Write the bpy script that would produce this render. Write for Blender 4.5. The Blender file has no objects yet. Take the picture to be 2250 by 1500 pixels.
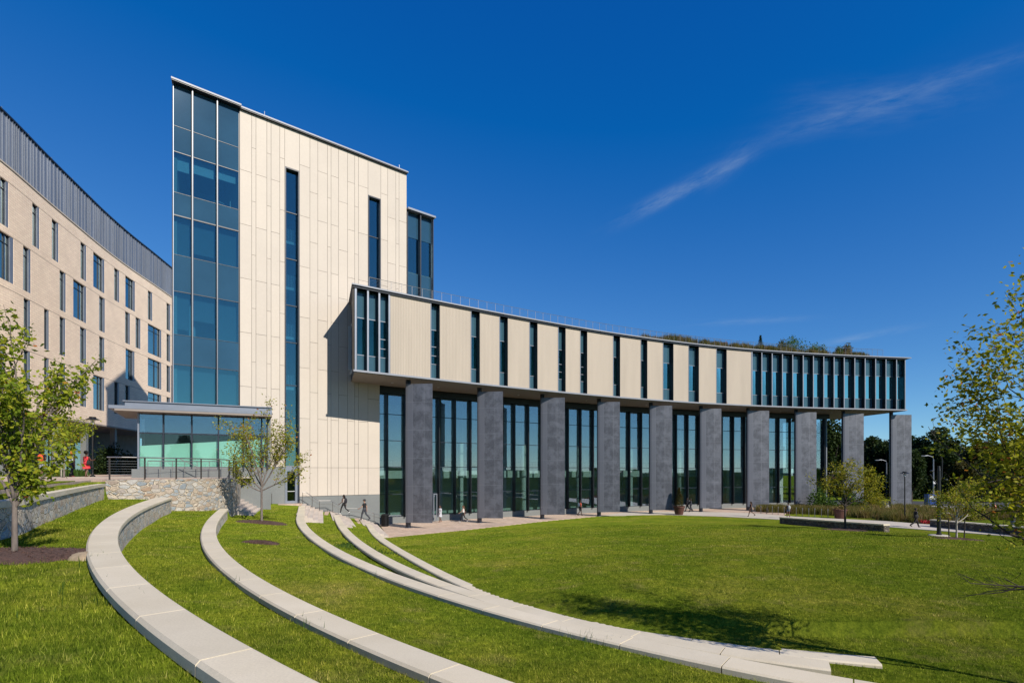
import bpy, math, random
import numpy as np
from mathutils import Vector, Matrix
random.seed(7); RNG = np.random.default_rng(11)
S = bpy.context.scene
COL = S.collection
R = math.radians
F, CX, CY, H = 1200.0, 1125.0, 1034.0, 5.0      # surveyed camera: focal length, principal point, eye height
PERF = 1.0

def on(px, py, z):
    Y = (H - z) * F / (py - CY)
    return Vector(((px - CX) * Y / F, Y, z))
def at(px, py, Y):
    return Vector(((px - CX) * Y / F, Y, H + (CY - py) * Y / F))

# ---------------------------------------------------------------- materials
K = .71
def kc(c): return tuple(x * K for x in c)
def newmat(name):
    m = bpy.data.materials.new(name); m.use_nodes = True
    nt = m.node_tree; nt.nodes.clear()
    out = nt.nodes.new('ShaderNodeOutputMaterial')
    return m, nt, out
class NT:
    def __init__(s, nt): s.nt = nt
    def n(s, t, **kw):
        x = s.nt.nodes.new(t)
        for k, v in kw.items():
            if k.startswith('i_'):
                key = k[2:]
                key = int(key) if key.isdigit() else key.replace('_', ' ')
                x.inputs[key].default_value = v
            else: setattr(x, k, v)
        return x
    def l(s, a, b): s.nt.links.new(a, b)
    def coord(s, scale=(1, 1, 1)):
        tc = s.n('ShaderNodeNewGeometry'); mp = s.n('ShaderNodeMapping')
        mp.inputs['Scale'].default_value = scale
        s.l(tc.outputs['Position'], mp.inputs['Vector']); return mp.outputs[0]
    def noise(s, vec, scale, detail=4, rough=.55):
        x = s.n('ShaderNodeTexNoise'); x.inputs['Scale'].default_value = scale
        x.inputs['Detail'].default_value = detail; x.inputs['Roughness'].default_value = rough
        s.l(vec, x.inputs['Vector']); return x.outputs['Fac']
    def ramp(s, fac, stops):
        x = s.n('ShaderNodeValToRGB'); e = x.color_ramp.elements
        while len(e) < len(stops): e.new(.5)
        for i, (p, c) in enumerate(stops):
            e[i].position = p; e[i].color = (*c, 1) if len(c) == 3 else c
        s.l(fac, x.inputs[0]); return x.outputs[0]
    def mix(s, fac, a, b, mode='MIX'):
        x = s.n('ShaderNodeMix', data_type='RGBA', blend_type=mode)
        for sock, v in ((0, fac), (6, a), (7, b)):
            if hasattr(v, 'links'): s.l(v, x.inputs[sock])
            elif sock == 0: x.inputs[0].default_value = v
            else: x.inputs[sock].default_value = (*v, 1)
        return x.outputs[2]
    def math(s, op, a, b=0.0, c=None):
        x = s.n('ShaderNodeMath', operation=op)
        for i, v in enumerate((a, b) if c is None else (a, b, c)):
            if hasattr(v, 'links'): s.l(v, x.inputs[i])
            else: x.inputs[i].default_value = v
        return x.outputs[0]
    def bump(s, h, strength, dist=.01, nrm=None):
        x = s.n('ShaderNodeBump'); x.inputs['Strength'].default_value = strength
        x.inputs['Distance'].default_value = dist
        s.l(h, x.inputs['Height'])
        if nrm: s.l(nrm, x.inputs['Normal'])
        return x.outputs[0]

def pm(name, col, rough=.6, metal=0., var=.12, scale=1.5, bump=0., bscale=30., spec=.5, stretch=(1, 1, 1), var2=0, scale2=20, isl=0):
    m, nt, out = newmat(name); N = NT(nt)
    b = N.n('ShaderNodeBsdfPrincipled'); N.l(b.outputs[0], out.inputs[0])
    v = N.coord(stretch)
    f = N.noise(v, scale, 5)
    col = kc(col); lo = tuple(c * (1 - var) for c in col); hi = tuple(min(1, c * (1 + var)) for c in col)
    c = N.ramp(f, [(.3, lo), (.7, hi)])
    if var2:
        f2 = N.noise(v, scale2, 3)
        c = N.mix(1.0, c, N.ramp(f2, [(.3, (1 - var2,) * 3), (.7, (1 + var2,) * 3)]), 'MULTIPLY')
    N.l(c, b.inputs['Base Color'])
    b.inputs['Roughness'].default_value = rough; b.inputs['Metallic'].default_value = metal
    b.inputs['Specular IOR Level'].default_value = spec
    if isl:
        g_ = N.n('ShaderNodeNewGeometry'); c = N.mix(1.0, c, N.ramp(g_.outputs['Random Per Island'], [(0, (1 - isl,) * 3), (1, (1 + isl, 1 + isl * .9, 1 + isl * .7))]), 'MULTIPLY'); N.l(c, b.inputs['Base Color'])
    if bump:
        N.l(N.bump(N.noise(v, bscale, 4), bump), b.inputs['Normal'])
    return m

def glass(name, tint, refl, base=.22, wav=.0, rtint=(1, 1, 1)):
    m, nt, out = newmat(name); N = NT(nt)
    tr = N.n('ShaderNodeBsdfTransparent'); tr.inputs[0].default_value = (*tint, 1)
    gl = N.n('ShaderNodeBsdfGlossy'); gl.inputs['Color'].default_value = (*rtint, 1); gl.inputs['Roughness'].default_value = .015
    fr = N.n('ShaderNodeFresnel'); fr.inputs[0].default_value = 1.5
    fac = N.math('MULTIPLY_ADD', fr.outputs[0], refl, base)
    fac = N.math('MINIMUM', fac, .95)
    if wav:
        v = N.coord((1, 1, .6)); nb = N.bump(N.noise(v, 1.1, 2), wav, .02)
        N.l(nb, gl.inputs['Normal'])
    mx = N.n('ShaderNodeMixShader'); N.l(fac, mx.inputs[0]); N.l(tr.outputs[0], mx.inputs[1]); N.l(gl.outputs[0], mx.inputs[2])
    N.l(mx.outputs[0], out.inputs[0]); return m

def corrugated(name, col, period, vec_dir, depth):
    """standing ribs running up the wall, period metres along vec_dir"""
    m, nt, out = newmat(name); N = NT(nt)
    b = N.n('ShaderNodeBsdfPrincipled'); N.l(b.outputs[0], out.inputs[0])
    g = N.n('ShaderNodeNewGeometry')
    d = N.n('ShaderNodeVectorMath', operation='DOT_PRODUCT'); N.l(g.outputs['Position'], d.inputs[0]); d.inputs[1].default_value = vec_dir
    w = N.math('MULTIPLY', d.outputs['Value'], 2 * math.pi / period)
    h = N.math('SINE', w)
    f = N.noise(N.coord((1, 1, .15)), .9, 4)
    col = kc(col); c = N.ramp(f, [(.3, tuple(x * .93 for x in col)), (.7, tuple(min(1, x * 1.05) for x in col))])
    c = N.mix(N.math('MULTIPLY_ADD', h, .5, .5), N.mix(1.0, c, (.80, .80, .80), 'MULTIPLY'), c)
    sp = N.n('ShaderNodeSeparateXYZ'); N.l(g.outputs['Position'], sp.inputs[0])
    N.l(c, b.inputs['Base Color']); b.inputs['Roughness'].default_value = .55
    N.l(N.bump(h, .6, depth), b.inputs['Normal'])
    return m

M = {}
def add(n, m): M[n] = m
add('cream', pm('cream_fibre_cement', (.64, .565, .485), .6, var=.03, scale=.5, var2=.02, scale2=6, isl=.035))
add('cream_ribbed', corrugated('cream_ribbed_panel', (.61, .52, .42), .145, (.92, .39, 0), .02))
add('joint', pm('panel_joint', (.16, .13, .10), .8))
add('alu', pm('light_aluminium', (.27, .30, .36), .42, metal=.4, var=.06))
add('alu_white', pm('pale_coping', (.30, .32, .37), .5, metal=.1, var=.05))
add('dark', pm('black_anodised', (.012, .014, .018), .35, var=.2, spec=.4))
add('navy', pm('navy_anodised', (.018, .026, .045), .4, var=.2))
add('soffit', pm('soffit_panel', (.34, .29, .25), .7, var=.06, scale=.3))
add('greystone', pm('grey_honed_stone', (.20, .215, .215), .6, var=.08, scale=.6, var2=.06, scale2=14))
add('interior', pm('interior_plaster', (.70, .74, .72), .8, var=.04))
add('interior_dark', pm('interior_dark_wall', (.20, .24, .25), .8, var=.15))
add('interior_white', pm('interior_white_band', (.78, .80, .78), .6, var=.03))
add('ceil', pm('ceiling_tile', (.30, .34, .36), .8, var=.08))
add('spandrel', pm('spandrel_glass', (.030, .085, .145), .05, var=.15, scale=.3, spec=.9))
add('spandrel_wing', pm('wing_spandrel_glass', (.05, .115, .155), .06, var=.12, scale=.4, spec=.8))
add('glass_tower', glass('tower_glass', (.48, .70, .78), .8, .17, .02, (.60, .82, .82)))
add('glass_hall', glass('hall_glass', (.74, .86, .84), .9, .20, .03, (.66, .70, .86)))
add('glass_wing', glass('wing_glass', (.52, .82, .82), .8, .10, .02, (.40, .66, .66)))
add('glass_brick', glass('window_glass', (.66, .80, .76), .5, .06, .03, (.75, .85, .80)))
add('glass_clear', glass('clear_glass', (.86, .92, .90), .6, .03))
add('frosted', pm('frosted_glazing', (.42, .76, .66), .35, var=.04, scale=.4, spec=.8))
add('steel', pm('brushed_steel', (.45, .43, .41), .35, metal=.9, var=.08))
add('darksteel', pm('weathered_steel', (.10, .085, .075), .5, metal=.5, var=.2))
add('column', pm('painted_column', (.10, .115, .15), .42, metal=.3, var=.06))
add('white', pm('white_paint', (.75, .76, .76), .5, var=.04))
add('blackpaint', pm('black_paint', (.01, .01, .011), .45, var=.2))
add('asphalt', pm('asphalt', (.055, .056, .06), .9, var=.2, scale=.8, bump=.3, bscale=60))
add('concrete', pm('pale_concrete', (.64, .57, .48), .85, var=.07, scale=.4, bump=.15, bscale=60, var2=.05, scale2=9))
add('red', pm('coral_cloth', (.75, .05, .06), .8))
add('terracotta', pm('brown_planter', (.10, .035, .022), .6))

def blade_mat():
    m, nt, out = newmat('perforated_metal_fin'); N = NT(nt)
    b = N.n('ShaderNodeBsdfPrincipled'); N.l(b.outputs[0], out.inputs[0])
    tc = N.n('ShaderNodeTexCoord'); sp = N.n('ShaderNodeSeparateXYZ'); N.l(tc.outputs['UV'], sp.inputs[0])
    # uv in metres on the fin face
    u, v = sp.outputs[0], sp.outputs[1]
    mask = N.math('MULTIPLY', N.math('GREATER_THAN', u, .72), 1.0)
    oi = N.n('ShaderNodeObjectInfo'); vm = N.n('ShaderNodeVectorMath', operation='ADD'); cx_ = N.n('ShaderNodeCombineXYZ'); N.l(N.math('MULTIPLY', oi.outputs['Random'], 60.), cx_.inputs[2]); N.l(tc.outputs['UV'], vm.inputs[0]); N.l(cx_.outputs[0], vm.inputs[1])
    nz = N.n('ShaderNodeTexNoise'); N.l(vm.outputs[0], nz.inputs['Vector']); nz.inputs['Scale'].default_value = 1.1; nz.inputs['Detail'].default_value = 6; nz.inputs['Roughness'].default_value = .7
    vo = N.n('ShaderNodeTexVoronoi'); vo.inputs['Scale'].default_value = 17; N.l(tc.outputs['UV'], vo.inputs['Vector'])
    hole = N.math('LESS_THAN', vo.outputs['Distance'], .33)
    dens = N.ramp(nz.outputs['Fac'], [(.40, (0, 0, 0)), (.58, (1, 1, 1))])
    fade = N.ramp(u, [(.27, (1, 1, 1)), (.9, (.55, .55, .55))])
    dots = N.math('MULTIPLY', N.math('MULTIPLY', hole, dens), mask)
    base = N.ramp(N.noise(N.coord((1, 1, .3)), .8, 3), [(.3, (.118, .124, .148)), (.7, (.138, .144, .170))])
    grey = N.mix(N.math('MULTIPLY', mask, N.math('MULTIPLY', dens, .6)), base, (.058, .062, .074))
    col = N.mix(N.math('MULTIPLY', dots, .6), grey, (.02, .02, .026))
    # sheet joints
    jv = N.math('ABSOLUTE', N.math('SUBTRACT', N.math('FRACT', N.math('DIVIDE', v, 2.45)), .5))
    jl = N.math('LESS_THAN', jv, .004)
    ju = N.math('LESS_THAN', N.math('ABSOLUTE', N.math('SUBTRACT', u, .72)), .009)
    ju2 = N.math('LESS_THAN', N.math('ABSOLUTE', N.math('SUBTRACT', u, 1.75)), .009)
    j = N.math('MAXIMUM', N.math('MAXIMUM', jl, ju), ju2)
    col = N.mix(N.math('MULTIPLY', j, .8), col, (.21, .22, .25))
    N.l(col, b.inputs['Base Color']); b.inputs['Roughness'].default_value = .45; b.inputs['Metallic'].default_value = .35
    return m
add('fin', blade_mat())

def brick_mat(name, c1, c2, mortar, uaxis):
    m, nt, out = newmat(name); N = NT(nt)
    b = N.n('ShaderNodeBsdfPrincipled'); N.l(b.outputs[0], out.inputs[0])
    g = N.n('ShaderNodeNewGeometry')
    d = N.n('ShaderNodeVectorMath', operation='DOT_PRODUCT'); N.l(g.outputs['Position'], d.inputs[0]); d.inputs[1].default_value = uaxis
    sp = N.n('ShaderNodeSeparateXYZ'); N.l(g.outputs['Position'], sp.inputs[0])
    cb = N.n('ShaderNodeCombineXYZ'); N.l(d.outputs['Value'], cb.inputs[0]); N.l(sp.outputs[2], cb.inputs[1])
    br = N.n('ShaderNodeTexBrick'); N.l(cb.outputs[0], br.inputs['Vector'])
    br.inputs['Scale'].default_value = 1; br.inputs['Brick Width'].default_value = .61; br.inputs['Row Height'].default_value = .203
    br.inputs['Mortar Size'].default_value = .016; br.inputs['Color1'].default_value = (*c1, 1); br.inputs['Color2'].default_value = (*c2, 1)
    br.inputs['Mortar'].default_value = (*mortar, 1)
    f = N.noise(N.coord(), .5, 4)
    c = N.mix(1., br.outputs['Color'], N.ramp(f, [(.3, (.93, .93, .93)), (.7, (1.05, 1.05, 1.05))]), 'MULTIPLY')
    N.l(c, b.inputs['Base Color']); b.inputs['Roughness'].default_value = .75
    N.l(N.bump(br.outputs['Fac'], -.4, .005), b.inputs['Normal'])
    return m
add('brick', brick_mat('buff_brick', (.82, .66, .51), (.75, .59, .46), (.58, .46, .36), (.24, -.97, 0)))

def stone_mat(name, cols, mortar, scale=2.6):
    m, nt, out = newmat(name); N = NT(nt)
    b = N.n('ShaderNodeBsdfPrincipled'); N.l(b.outputs[0], out.inputs[0])
    g = N.n('ShaderNodeNewGeometry'); mp = N.n('ShaderNodeMapping'); mp.inputs['Scale'].default_value = (1.15, 1.15, 2.1)
    nz = N.n('ShaderNodeTexNoise'); nz.inputs['Scale'].default_value = 3.5
    N.l(g.outputs['Position'], nz.inputs['Vector'])
    ad = N.n('ShaderNodeVectorMath', operation='MULTIPLY_ADD'); N.l(nz.outputs['Color'], ad.inputs[0]); ad.inputs[1].default_value = (.16, .16, .16); N.l(g.outputs['Position'], ad.inputs[2])
    N.l(ad.outputs[0], mp.inputs['Vector'])
    v1 = N.n('ShaderNodeTexVoronoi', feature='F1'); v1.inputs['Scale'].default_value = scale; N.l(mp.outputs[0], v1.inputs['Vector'])
    v2 = N.n('ShaderNodeTexVoronoi', feature='DISTANCE_TO_EDGE'); v2.inputs['Scale'].default_value = scale; N.l(mp.outputs[0], v2.inputs['Vector'])
    sc = N.n('ShaderNodeSeparateColor'); N.l(v1.outputs['Color'], sc.inputs[0])
    n = len(cols)
    mortar = kc(mortar); cols = [kc(x) for x in cols]; c = N.ramp(sc.outputs[0], [((i + .5) / n, x) for i, x in enumerate(cols)])
    f = N.noise(N.coord(), 14, 5, .65)
    c = N.mix(1., c, N.ramp(f, [(.3, (.72, .72, .74)), (.7, (1.18, 1.16, 1.12))]), 'MULTIPLY')
    e = N.ramp(v2.outputs['Distance'], [(.03, (0, 0, 0)), (.085, (1, 1, 1))])
    c = N.mix(e, mortar, c)
    N.l(c, b.inputs['Base Color']); b.inputs['Roughness'].default_value = .85
    h = N.math('ADD', N.math('MULTIPLY', e, .8), N.math('MULTIPLY', f, .45))
    N.l(N.bump(h, 1., .085), b.inputs['Normal'])
    return m
add('rubble', stone_mat('rubble_stone', [(.30, .34, .37), (.64, .56, .46), (.50, .50, .49), (.42, .29, .19), (.70, .65, .57), (.36, .41, .44), (.57, .47, .36)], (.66, .56, .43)))
add('rubble_lit', stone_mat('lit_rubble_stone', [(.46, .50, .52), (.86, .76, .62), (.72, .71, .68), (.56, .40, .27), (.92, .86, .76), (.52, .57, .60), (.78, .66, .52)], (.86, .74, .58)))  # rubble copy with sunlight put into its colour, for barely lit walls
add('rubble_brown', stone_mat('brown_ledge_stone', [(.16, .13, .10), (.30, .24, .17), (.20, .19, .17), (.12, .10, .08)], (.10, .085, .07), 3.2))

def limestone():
    m, nt, out = newmat('precast_limestone'); N = NT(nt)
    b = N.n('ShaderNodeBsdfPrincipled'); N.l(b.outputs[0], out.inputs[0])
    v = N.coord()
    c = N.ramp(N.noise(v, .9, 5, .6), [(.28, kc((.78, .68, .50))), (.72, kc((.90, .80, .62)))])
    c = N.mix(1., c, N.ramp(N.noise(v, 60, 4, .7), [(.25, (.86, .86, .86)), (.75, (1.1, 1.1, 1.1))]), 'MULTIPLY')
    g_ = N.n('ShaderNodeNewGeometry'); c = N.mix(1.0, c, N.ramp(g_.outputs['Random Per Island'], [(0, (.93, .93, .93)), (1, (1.05, 1.04, 1.03))]), 'MULTIPLY')
    st = N.ramp(N.noise(N.coord((1, 1, 1)), 2.7, 6, .7), [(.55, (0, 0, 0)), (.8, (1, 1, 1))])
    c = N.mix(N.math('MULTIPLY', st, .35), c, kc((.66, .57, .43)))
    N.l(c, b.inputs['Base Color']); b.inputs['Roughness'].default_value = .8
    N.l(N.bump(N.noise(v, 90, 4), .25, .006), b.inputs['Normal']); return m
add('limestone', limestone())

def paver():
    m, nt, out = newmat('clay_paver'); N = NT(nt)
    b = N.n('ShaderNodeBsdfPrincipled'); N.l(b.outputs[0], out.inputs[0])
    br = N.n('ShaderNodeTexBrick'); mp = N.n('ShaderNodeMapping'); g = N.n('ShaderNodeNewGeometry')
    mp.inputs['Rotation'].default_value = (0, 0, .5); N.l(g.outputs['Position'], mp.inputs['Vector']); N.l(mp.outputs[0], br.inputs['Vector'])
    br.inputs['Scale'].default_value = 1; br.inputs['Brick Width'].default_value = .45; br.inputs['Row Height'].default_value = .225
    br.inputs['Mortar Size'].default_value = .006
    br.inputs['Color1'].default_value = (.54, .41, .32, 1); br.inputs['Color2'].default_value = (.40, .29, .22, 1); br.inputs['Mortar'].default_value = (.29, .23, .19, 1)
    f = N.noise(N.coord(), .35, 5)
    c = N.mix(1., br.outputs['Color'], N.ramp(f, [(.3, (.85, .86, .88)), (.7, (1.12, 1.1, 1.07))]), 'MULTIPLY')
    N.l(c, b.inputs['Base Color']); b.inputs['Roughness'].default_value = .85; return m
add('paver', paver())
add('stair', pm('flamed_granite', (.66, .57, .50), .8, var=.1, scale=.9, bump=.1, bscale=60, var2=.08, scale2=12, isl=.08))

def turf(name, leaf=False):
    m, nt, out = newmat(name); N = NT(nt)
    v = N.coord()
    big = N.noise(v, .22, 4, .6); mid = N.noise(v, 1.6, 5, .65); fine = N.noise(v, 24, 4, .7); pt = N.noise(v, .6, 3, .6)
    c = N.ramp(big, [(.28, (.090, .136, .012)), (.45, (.130, .176, .017)), (.6, (.165, .194, .022)), (.76, (.215, .215, .042))])
    c = N.mix(1., c, N.mix(1., N.ramp(mid, [(.3, (.66, .74, .7)), (.7, (1.28, 1.2, 1.1))]), N.ramp(N.noise(v, 7, 5, .75), [(.32, (.55, .62, .6)), (.68, (1.4, 1.32, 1.25))]), 'MULTIPLY'), 'MULTIPLY')
    dry = N.ramp(N.noise(v, .95, 6, .72), [(.54, (0, 0, 0)), (.70, (1, 1, 1))])
    c = N.mix(N.math('MULTIPLY', dry, .5), c, (.235, .20, .065))
    if leaf:
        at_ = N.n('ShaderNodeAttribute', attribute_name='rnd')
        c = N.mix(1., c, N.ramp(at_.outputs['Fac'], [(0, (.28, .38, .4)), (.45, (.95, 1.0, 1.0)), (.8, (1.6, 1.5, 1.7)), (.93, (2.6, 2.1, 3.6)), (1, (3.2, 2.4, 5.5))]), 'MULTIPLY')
        di = N.n('ShaderNodeBsdfDiffuse'); N.l(c, di.inputs[0])
        tr = N.n('ShaderNodeBsdfTranslucent'); N.l(N.mix(1., c, (1.3, 1.4, .8), 'MULTIPLY'), tr.inputs[0])
        mx = N.n('ShaderNodeMixShader'); mx.inputs[0].default_value = .35
        N.l(di.outputs[0], mx.inputs[1]); N.l(tr.outputs[0], mx.inputs[2]); N.l(mx.outputs[0], out.inputs[0])
    else:
        c = N.mix(1., c, N.ramp(fine, [(.25, (.62, .64, .6)), (.5, (1, 1, 1)), (.75, (1.35, 1.3, 1.2))]), 'MULTIPLY')
        b = N.n('ShaderNodeBsdfDiffuse'); N.l(c, b.inputs[0]); b.inputs['Roughness'].default_value = 1
        hh = N.math('ADD', N.noise(v, 50, 3, .8), N.math('MULTIPLY', N.noise(v, 9, 4, .7), 1.5))
        N.l(N.bump(hh, .9, .05), b.inputs['Normal']); N.l(b.outputs[0], out.inputs[0])
    return m
add('turf', turf('mown_turf')); add('blade', turf('grass_blade', True))

def leafmat(name, stops, trans=.4, scale=3.):
    m, nt, out = newmat(name); N = NT(nt)
    a = N.n('ShaderNodeAttribute', attribute_name='rnd')
    c = N.ramp(a.outputs['Fac'], [(p, tuple(x * .8 for x in q)) for p, q in stops])
    di = N.n('ShaderNodeBsdfPrincipled'); N.l(c, di.inputs['Base Color']); di.inputs['Roughness'].default_value = .6; di.inputs['Specular IOR Level'].default_value = .12
    tr = N.n('ShaderNodeBsdfTranslucent'); N.l(N.mix(1., c, (1.5, 1.5, .7), 'MULTIPLY'), tr.inputs[0])
    mx = N.n('ShaderNodeMixShader'); mx.inputs[0].default_value = trans
    N.l(di.outputs[0], mx.inputs[1]); N.l(tr.outputs[0], mx.inputs[2]); N.l(mx.outputs[0], out.inputs[0]); return m
add('leaf_dogwood', leafmat('dogwood_leaf', [(0, (.10, .16, .014)), (.45, (.22, .29, .022)), (.85, (.38, .41, .035)), (.985, (.40, .36, .03)), (1, (.5, .12, .05))]))
add('leaf_honey', leafmat('yellowing_leaf', [(0, (.15, .18, .018)), (.5, (.30, .31, .028)), (.94, (.42, .39, .04)), (.97, (.40, .15, .05)), (1, (.42, .13, .06))]))
add('leaf_olive', leafmat('olive_leaf', [(0, (.11, .13, .015)), (.5, (.24, .24, .025)), (.9, (.38, .33, .03)), (1, (.32, .20, .03))]))
add('leaf_dark', leafmat('dark_tree_leaf', [(0, (.010, .022, .008)), (.5, (.022, .042, .012)), (.9, (.045, .070, .018)), (1, (.07, .08, .02))], .2))
add('leaf_autumn', leafmat('autumn_tree_leaf', [(0, (.02, .03, .01)), (.5, (.05, .055, .015)), (.9, (.10, .075, .02)), (1, (.13, .06, .02))], .2))
add('leaf_green', leafmat('green_shrub_leaf', [(0, (.03, .07, .012)), (.5, (.06, .12, .02)), (1, (.12, .19, .03))], .3))
add('leaf_grass', leafmat('ornamental_grass', [(0, (.07, .09, .02)), (.4, (.14, .14, .035)), (.75, (.24, .17, .07)), (.95, (.28, .18, .11)), (1, (.30, .08, .14))], .3))
add('leaf_purple', leafmat('purple_flower', [(0, (.16, .05, .16)), (1, (.35, .12, .32))], .2))
add('leaf_red', leafmat('red_flower', [(0, (.25, .02, .03)), (1, (.5, .05, .06))], .2))
add('bark', pm('grey_bark', (.19, .155, .135), .9, var=.35, scale=14, bump=.6, bscale=40, stretch=(1, 1, .4)))
add('bark_dark', pm('dark_bark', (.055, .042, .034), .9, var=.3, scale=12, bump=.5, bscale=40))
add('bark_pale', pm('pale_bark', (.42, .38, .32), .8, var=.3, scale=9, bump=.3, bscale=40))
add('mulch', pm('shredded_mulch', (.10, .052, .038), .95, var=.5, scale=30, bump=1., bscale=60, var2=.4, scale2=90))
add('soil', pm('dry_soil', (.42, .32, .21), .95, var=.25, scale=12, bump=.6, bscale=60))
add('purple_bed', pm('red_door_brick', (.16, .04, .03), .8))

# ---------------------------------------------------------------- mesh builder
class MB:
    def __init__(s): s.v = []; s.f = []; s.m = []; s.uv = None
    def add(s, vs, fs, mi=0):
        o = len(s.v); s.v += [tuple(v) for v in vs]; s.f += [tuple(i + o for i in f) for f in fs]; s.m += [mi] * len(fs); return s
    def box(s, c, size, rz=0., mi=0, bevel=0):
        x, y, z = [q / 2 for q in size]; ca, sa = math.cos(rz), math.sin(rz)
        vs = []
        for k in (-1, 1):
            for (a, b) in ((-1, -1), (1, -1), (1, 1), (-1, 1)):
                X, Y = a * x, b * y
                vs.append((c[0] + X * ca - Y * sa, c[1] + X * sa + Y * ca, c[2] + k * z))
        return s.add(vs, [(3, 2, 1, 0), (4, 5, 6, 7), (0, 1, 5, 4), (1, 2, 6, 5), (2, 3, 7, 6), (3, 0, 4, 7)], mi)
    def prism(s, poly, z0, z1, mi=0):
        n = len(poly)
        z0 = z0 if hasattr(z0, '__len__') else [z0] * n
        z1 = z1 if hasattr(z1, '__len__') else [z1] * n
        vs = [(p[0], p[1], z0[i]) for i, p in enumerate(poly)] + [(p[0], p[1], z1[i]) for i, p in enumerate(poly)]
        fs = [tuple(range(n - 1, -1, -1)), tuple(range(n, 2 * n))] + [(i, (i + 1) % n, n + (i + 1) % n, n + i) for i in range(n)]
        return s.add(vs, fs, mi)
    def ribbon(s, A, B, z0, z1, mi=0):
        """solid between two plan polylines A (outer) and B (inner), from z0 to z1"""
        n = len(A); v = []
        for i in range(n):
            v += [(A[i][0], A[i][1], z0), (B[i][0], B[i][1], z0), (B[i][0], B[i][1], z1), (A[i][0], A[i][1], z1)]
        f = []
        for i in range(n - 1):
            a, b = 4 * i, 4 * i + 4
            for j in range(4):
                k = (j + 1) % 4; f.append((a + j, b + j, b + k, a + k))
        f += [(0, 1, 2, 3), (4 * n - 1, 4 * n - 2, 4 * n - 3, 4 * n - 4)]
        return s.add(v, f, mi)
    def tube(s, pts, r, n=8, mi=0, cap=True):
        pts = [Vector(p) for p in pts]
        rs = r if hasattr(r, '__len__') else [r] * len(pts)
        o = len(s.v); prev = None
        for i, p in enumerate(pts):
            d = (pts[min(i + 1, len(pts) - 1)] - pts[max(i - 1, 0)])
            d = d.normalized() if d.length > 1e-9 else Vector((0, 0, 1))
            if prev is None:
                a = d.orthogonal().normalized()
            else:
                a = (prev - d * prev.dot(d)); a = a.normalized() if a.length > 1e-6 else d.orthogonal().normalized()
            prev = a; b = d.cross(a)
            for k in range(n):
                t = 2 * math.pi * k / n
                s.v.append(tuple(p + (a * math.cos(t) + b * math.sin(t)) * rs[i]))
        for i in range(len(pts) - 1):
            for k in range(n):
                q = (k + 1) % n
                s.f.append((o + i * n + k, o + i * n + q, o + (i + 1) * n + q, o + (i + 1) * n + k)); s.m.append(mi)
        if cap:
            s.f.append(tuple(o + k for k in range(n - 1, -1, -1))); s.m.append(mi)
            s.f.append(tuple(o + (len(pts) - 1) * n + k for k in range(n))); s.m.append(mi)
        return s
    def cyl(s, x, y, z0, z1, r, n=20, mi=0, r2=None):
        return s.tube([(x, y, z0), (x, y, z1)], [r, r if r2 is None else r2], n, mi)
    def lathe(s, c, prof, n=16, mi=0):
        o = len(s.v)
        for r, z in prof:
            for k in range(n):
                t = 2 * math.pi * k / n; s.v.append((c[0] + r * math.cos(t), c[1] + r * math.sin(t), c[2] + z))
        for i in range(len(prof) - 1):
            for k in range(n):
                q = (k + 1) % n; s.f.append((o + i * n + k, o + i * n + q, o + (i + 1) * n + q, o + (i + 1) * n + k)); s.m.append(mi)
        s.f.append(tuple(o + k for k in range(n - 1, -1, -1))); s.m.append(mi)
        s.f.append(tuple(o + (len(prof) - 1) * n + k for k in range(n))); s.m.append(mi)
        return s
    def ell(s, c, r, n=10, m=7, mi=0, rot=None):
        o = len(s.v)
        for i in range(m + 1):
            ph = math.pi * i / m
            for k in range(n):
                t = 2 * math.pi * k / n
                p = Vector((r[0] * math.sin(ph) * math.cos(t), r[1] * math.sin(ph) * math.sin(t), r[2] * math.cos(ph)))
                if rot: p = rot @ p
                s.v.append((c[0] + p.x, c[1] + p.y, c[2] + p.z))
        for i in range(m):
            for k in range(n):
                q = (k + 1) % n; s.f.append((o + i * n + k, o + (i + 1) * n + k, o + (i + 1) * n + q, o + i * n + q)); s.m.append(mi)
        return s
    def islands(s):
        par = list(range(len(s.v)))
        def fd(a):
            while par[a] != a: par[a] = par[par[a]]; a = par[a]
            return a
        for f in s.f:
            r = fd(f[0])
            for q in f[1:]: par[fd(q)] = r
        g = {}
        for i, f in enumerate(s.f): g.setdefault(fd(f[0]), []).append(i)
        out = []
        for fs in g.values():
            m = MB(); mp = {}
            for i in fs:
                nf = []
                for q in s.f[i]:
                    if q not in mp: mp[q] = len(m.v); m.v.append(s.v[q])
                    nf.append(mp[q])
                m.f.append(tuple(nf)); m.m.append(s.m[i])
            out.append(m)
        return out
    def split(s, name, mats, parent=None):
        return [m.build(name, mats, parent) for m in s.islands()]
    def build(s, name, mats, parent=None, smooth=False, uv=None):
        mats = mats if isinstance(mats, (list, tuple)) else [mats]
        me = bpy.data.meshes.new(name)
        v = s.v
        if parent is not None:
            L = parent.matrix_world_loc if hasattr(parent, 'matrix_world_loc') else wloc(parent)
            v = [(a - L[0], b - L[1], c - L[2]) for a, b, c in v]
        me.from_pydata(v, [], s.f)
        for m in mats: me.materials.append(M[m] if isinstance(m, str) else m)
        if len(mats) > 1: me.polygons.foreach_set('material_index', s.m)
        if smooth: me.polygons.foreach_set('use_smooth', [True] * len(s.f))
        me.update()
        o = bpy.data.objects.new(name, me); COL.objects.link(o)
        if parent is not None: o.parent = parent
        return o
def wloc(o):
    L = Vector((0, 0, 0))
    while o is not None: L += o.location; o = o.parent
    return L
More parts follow.
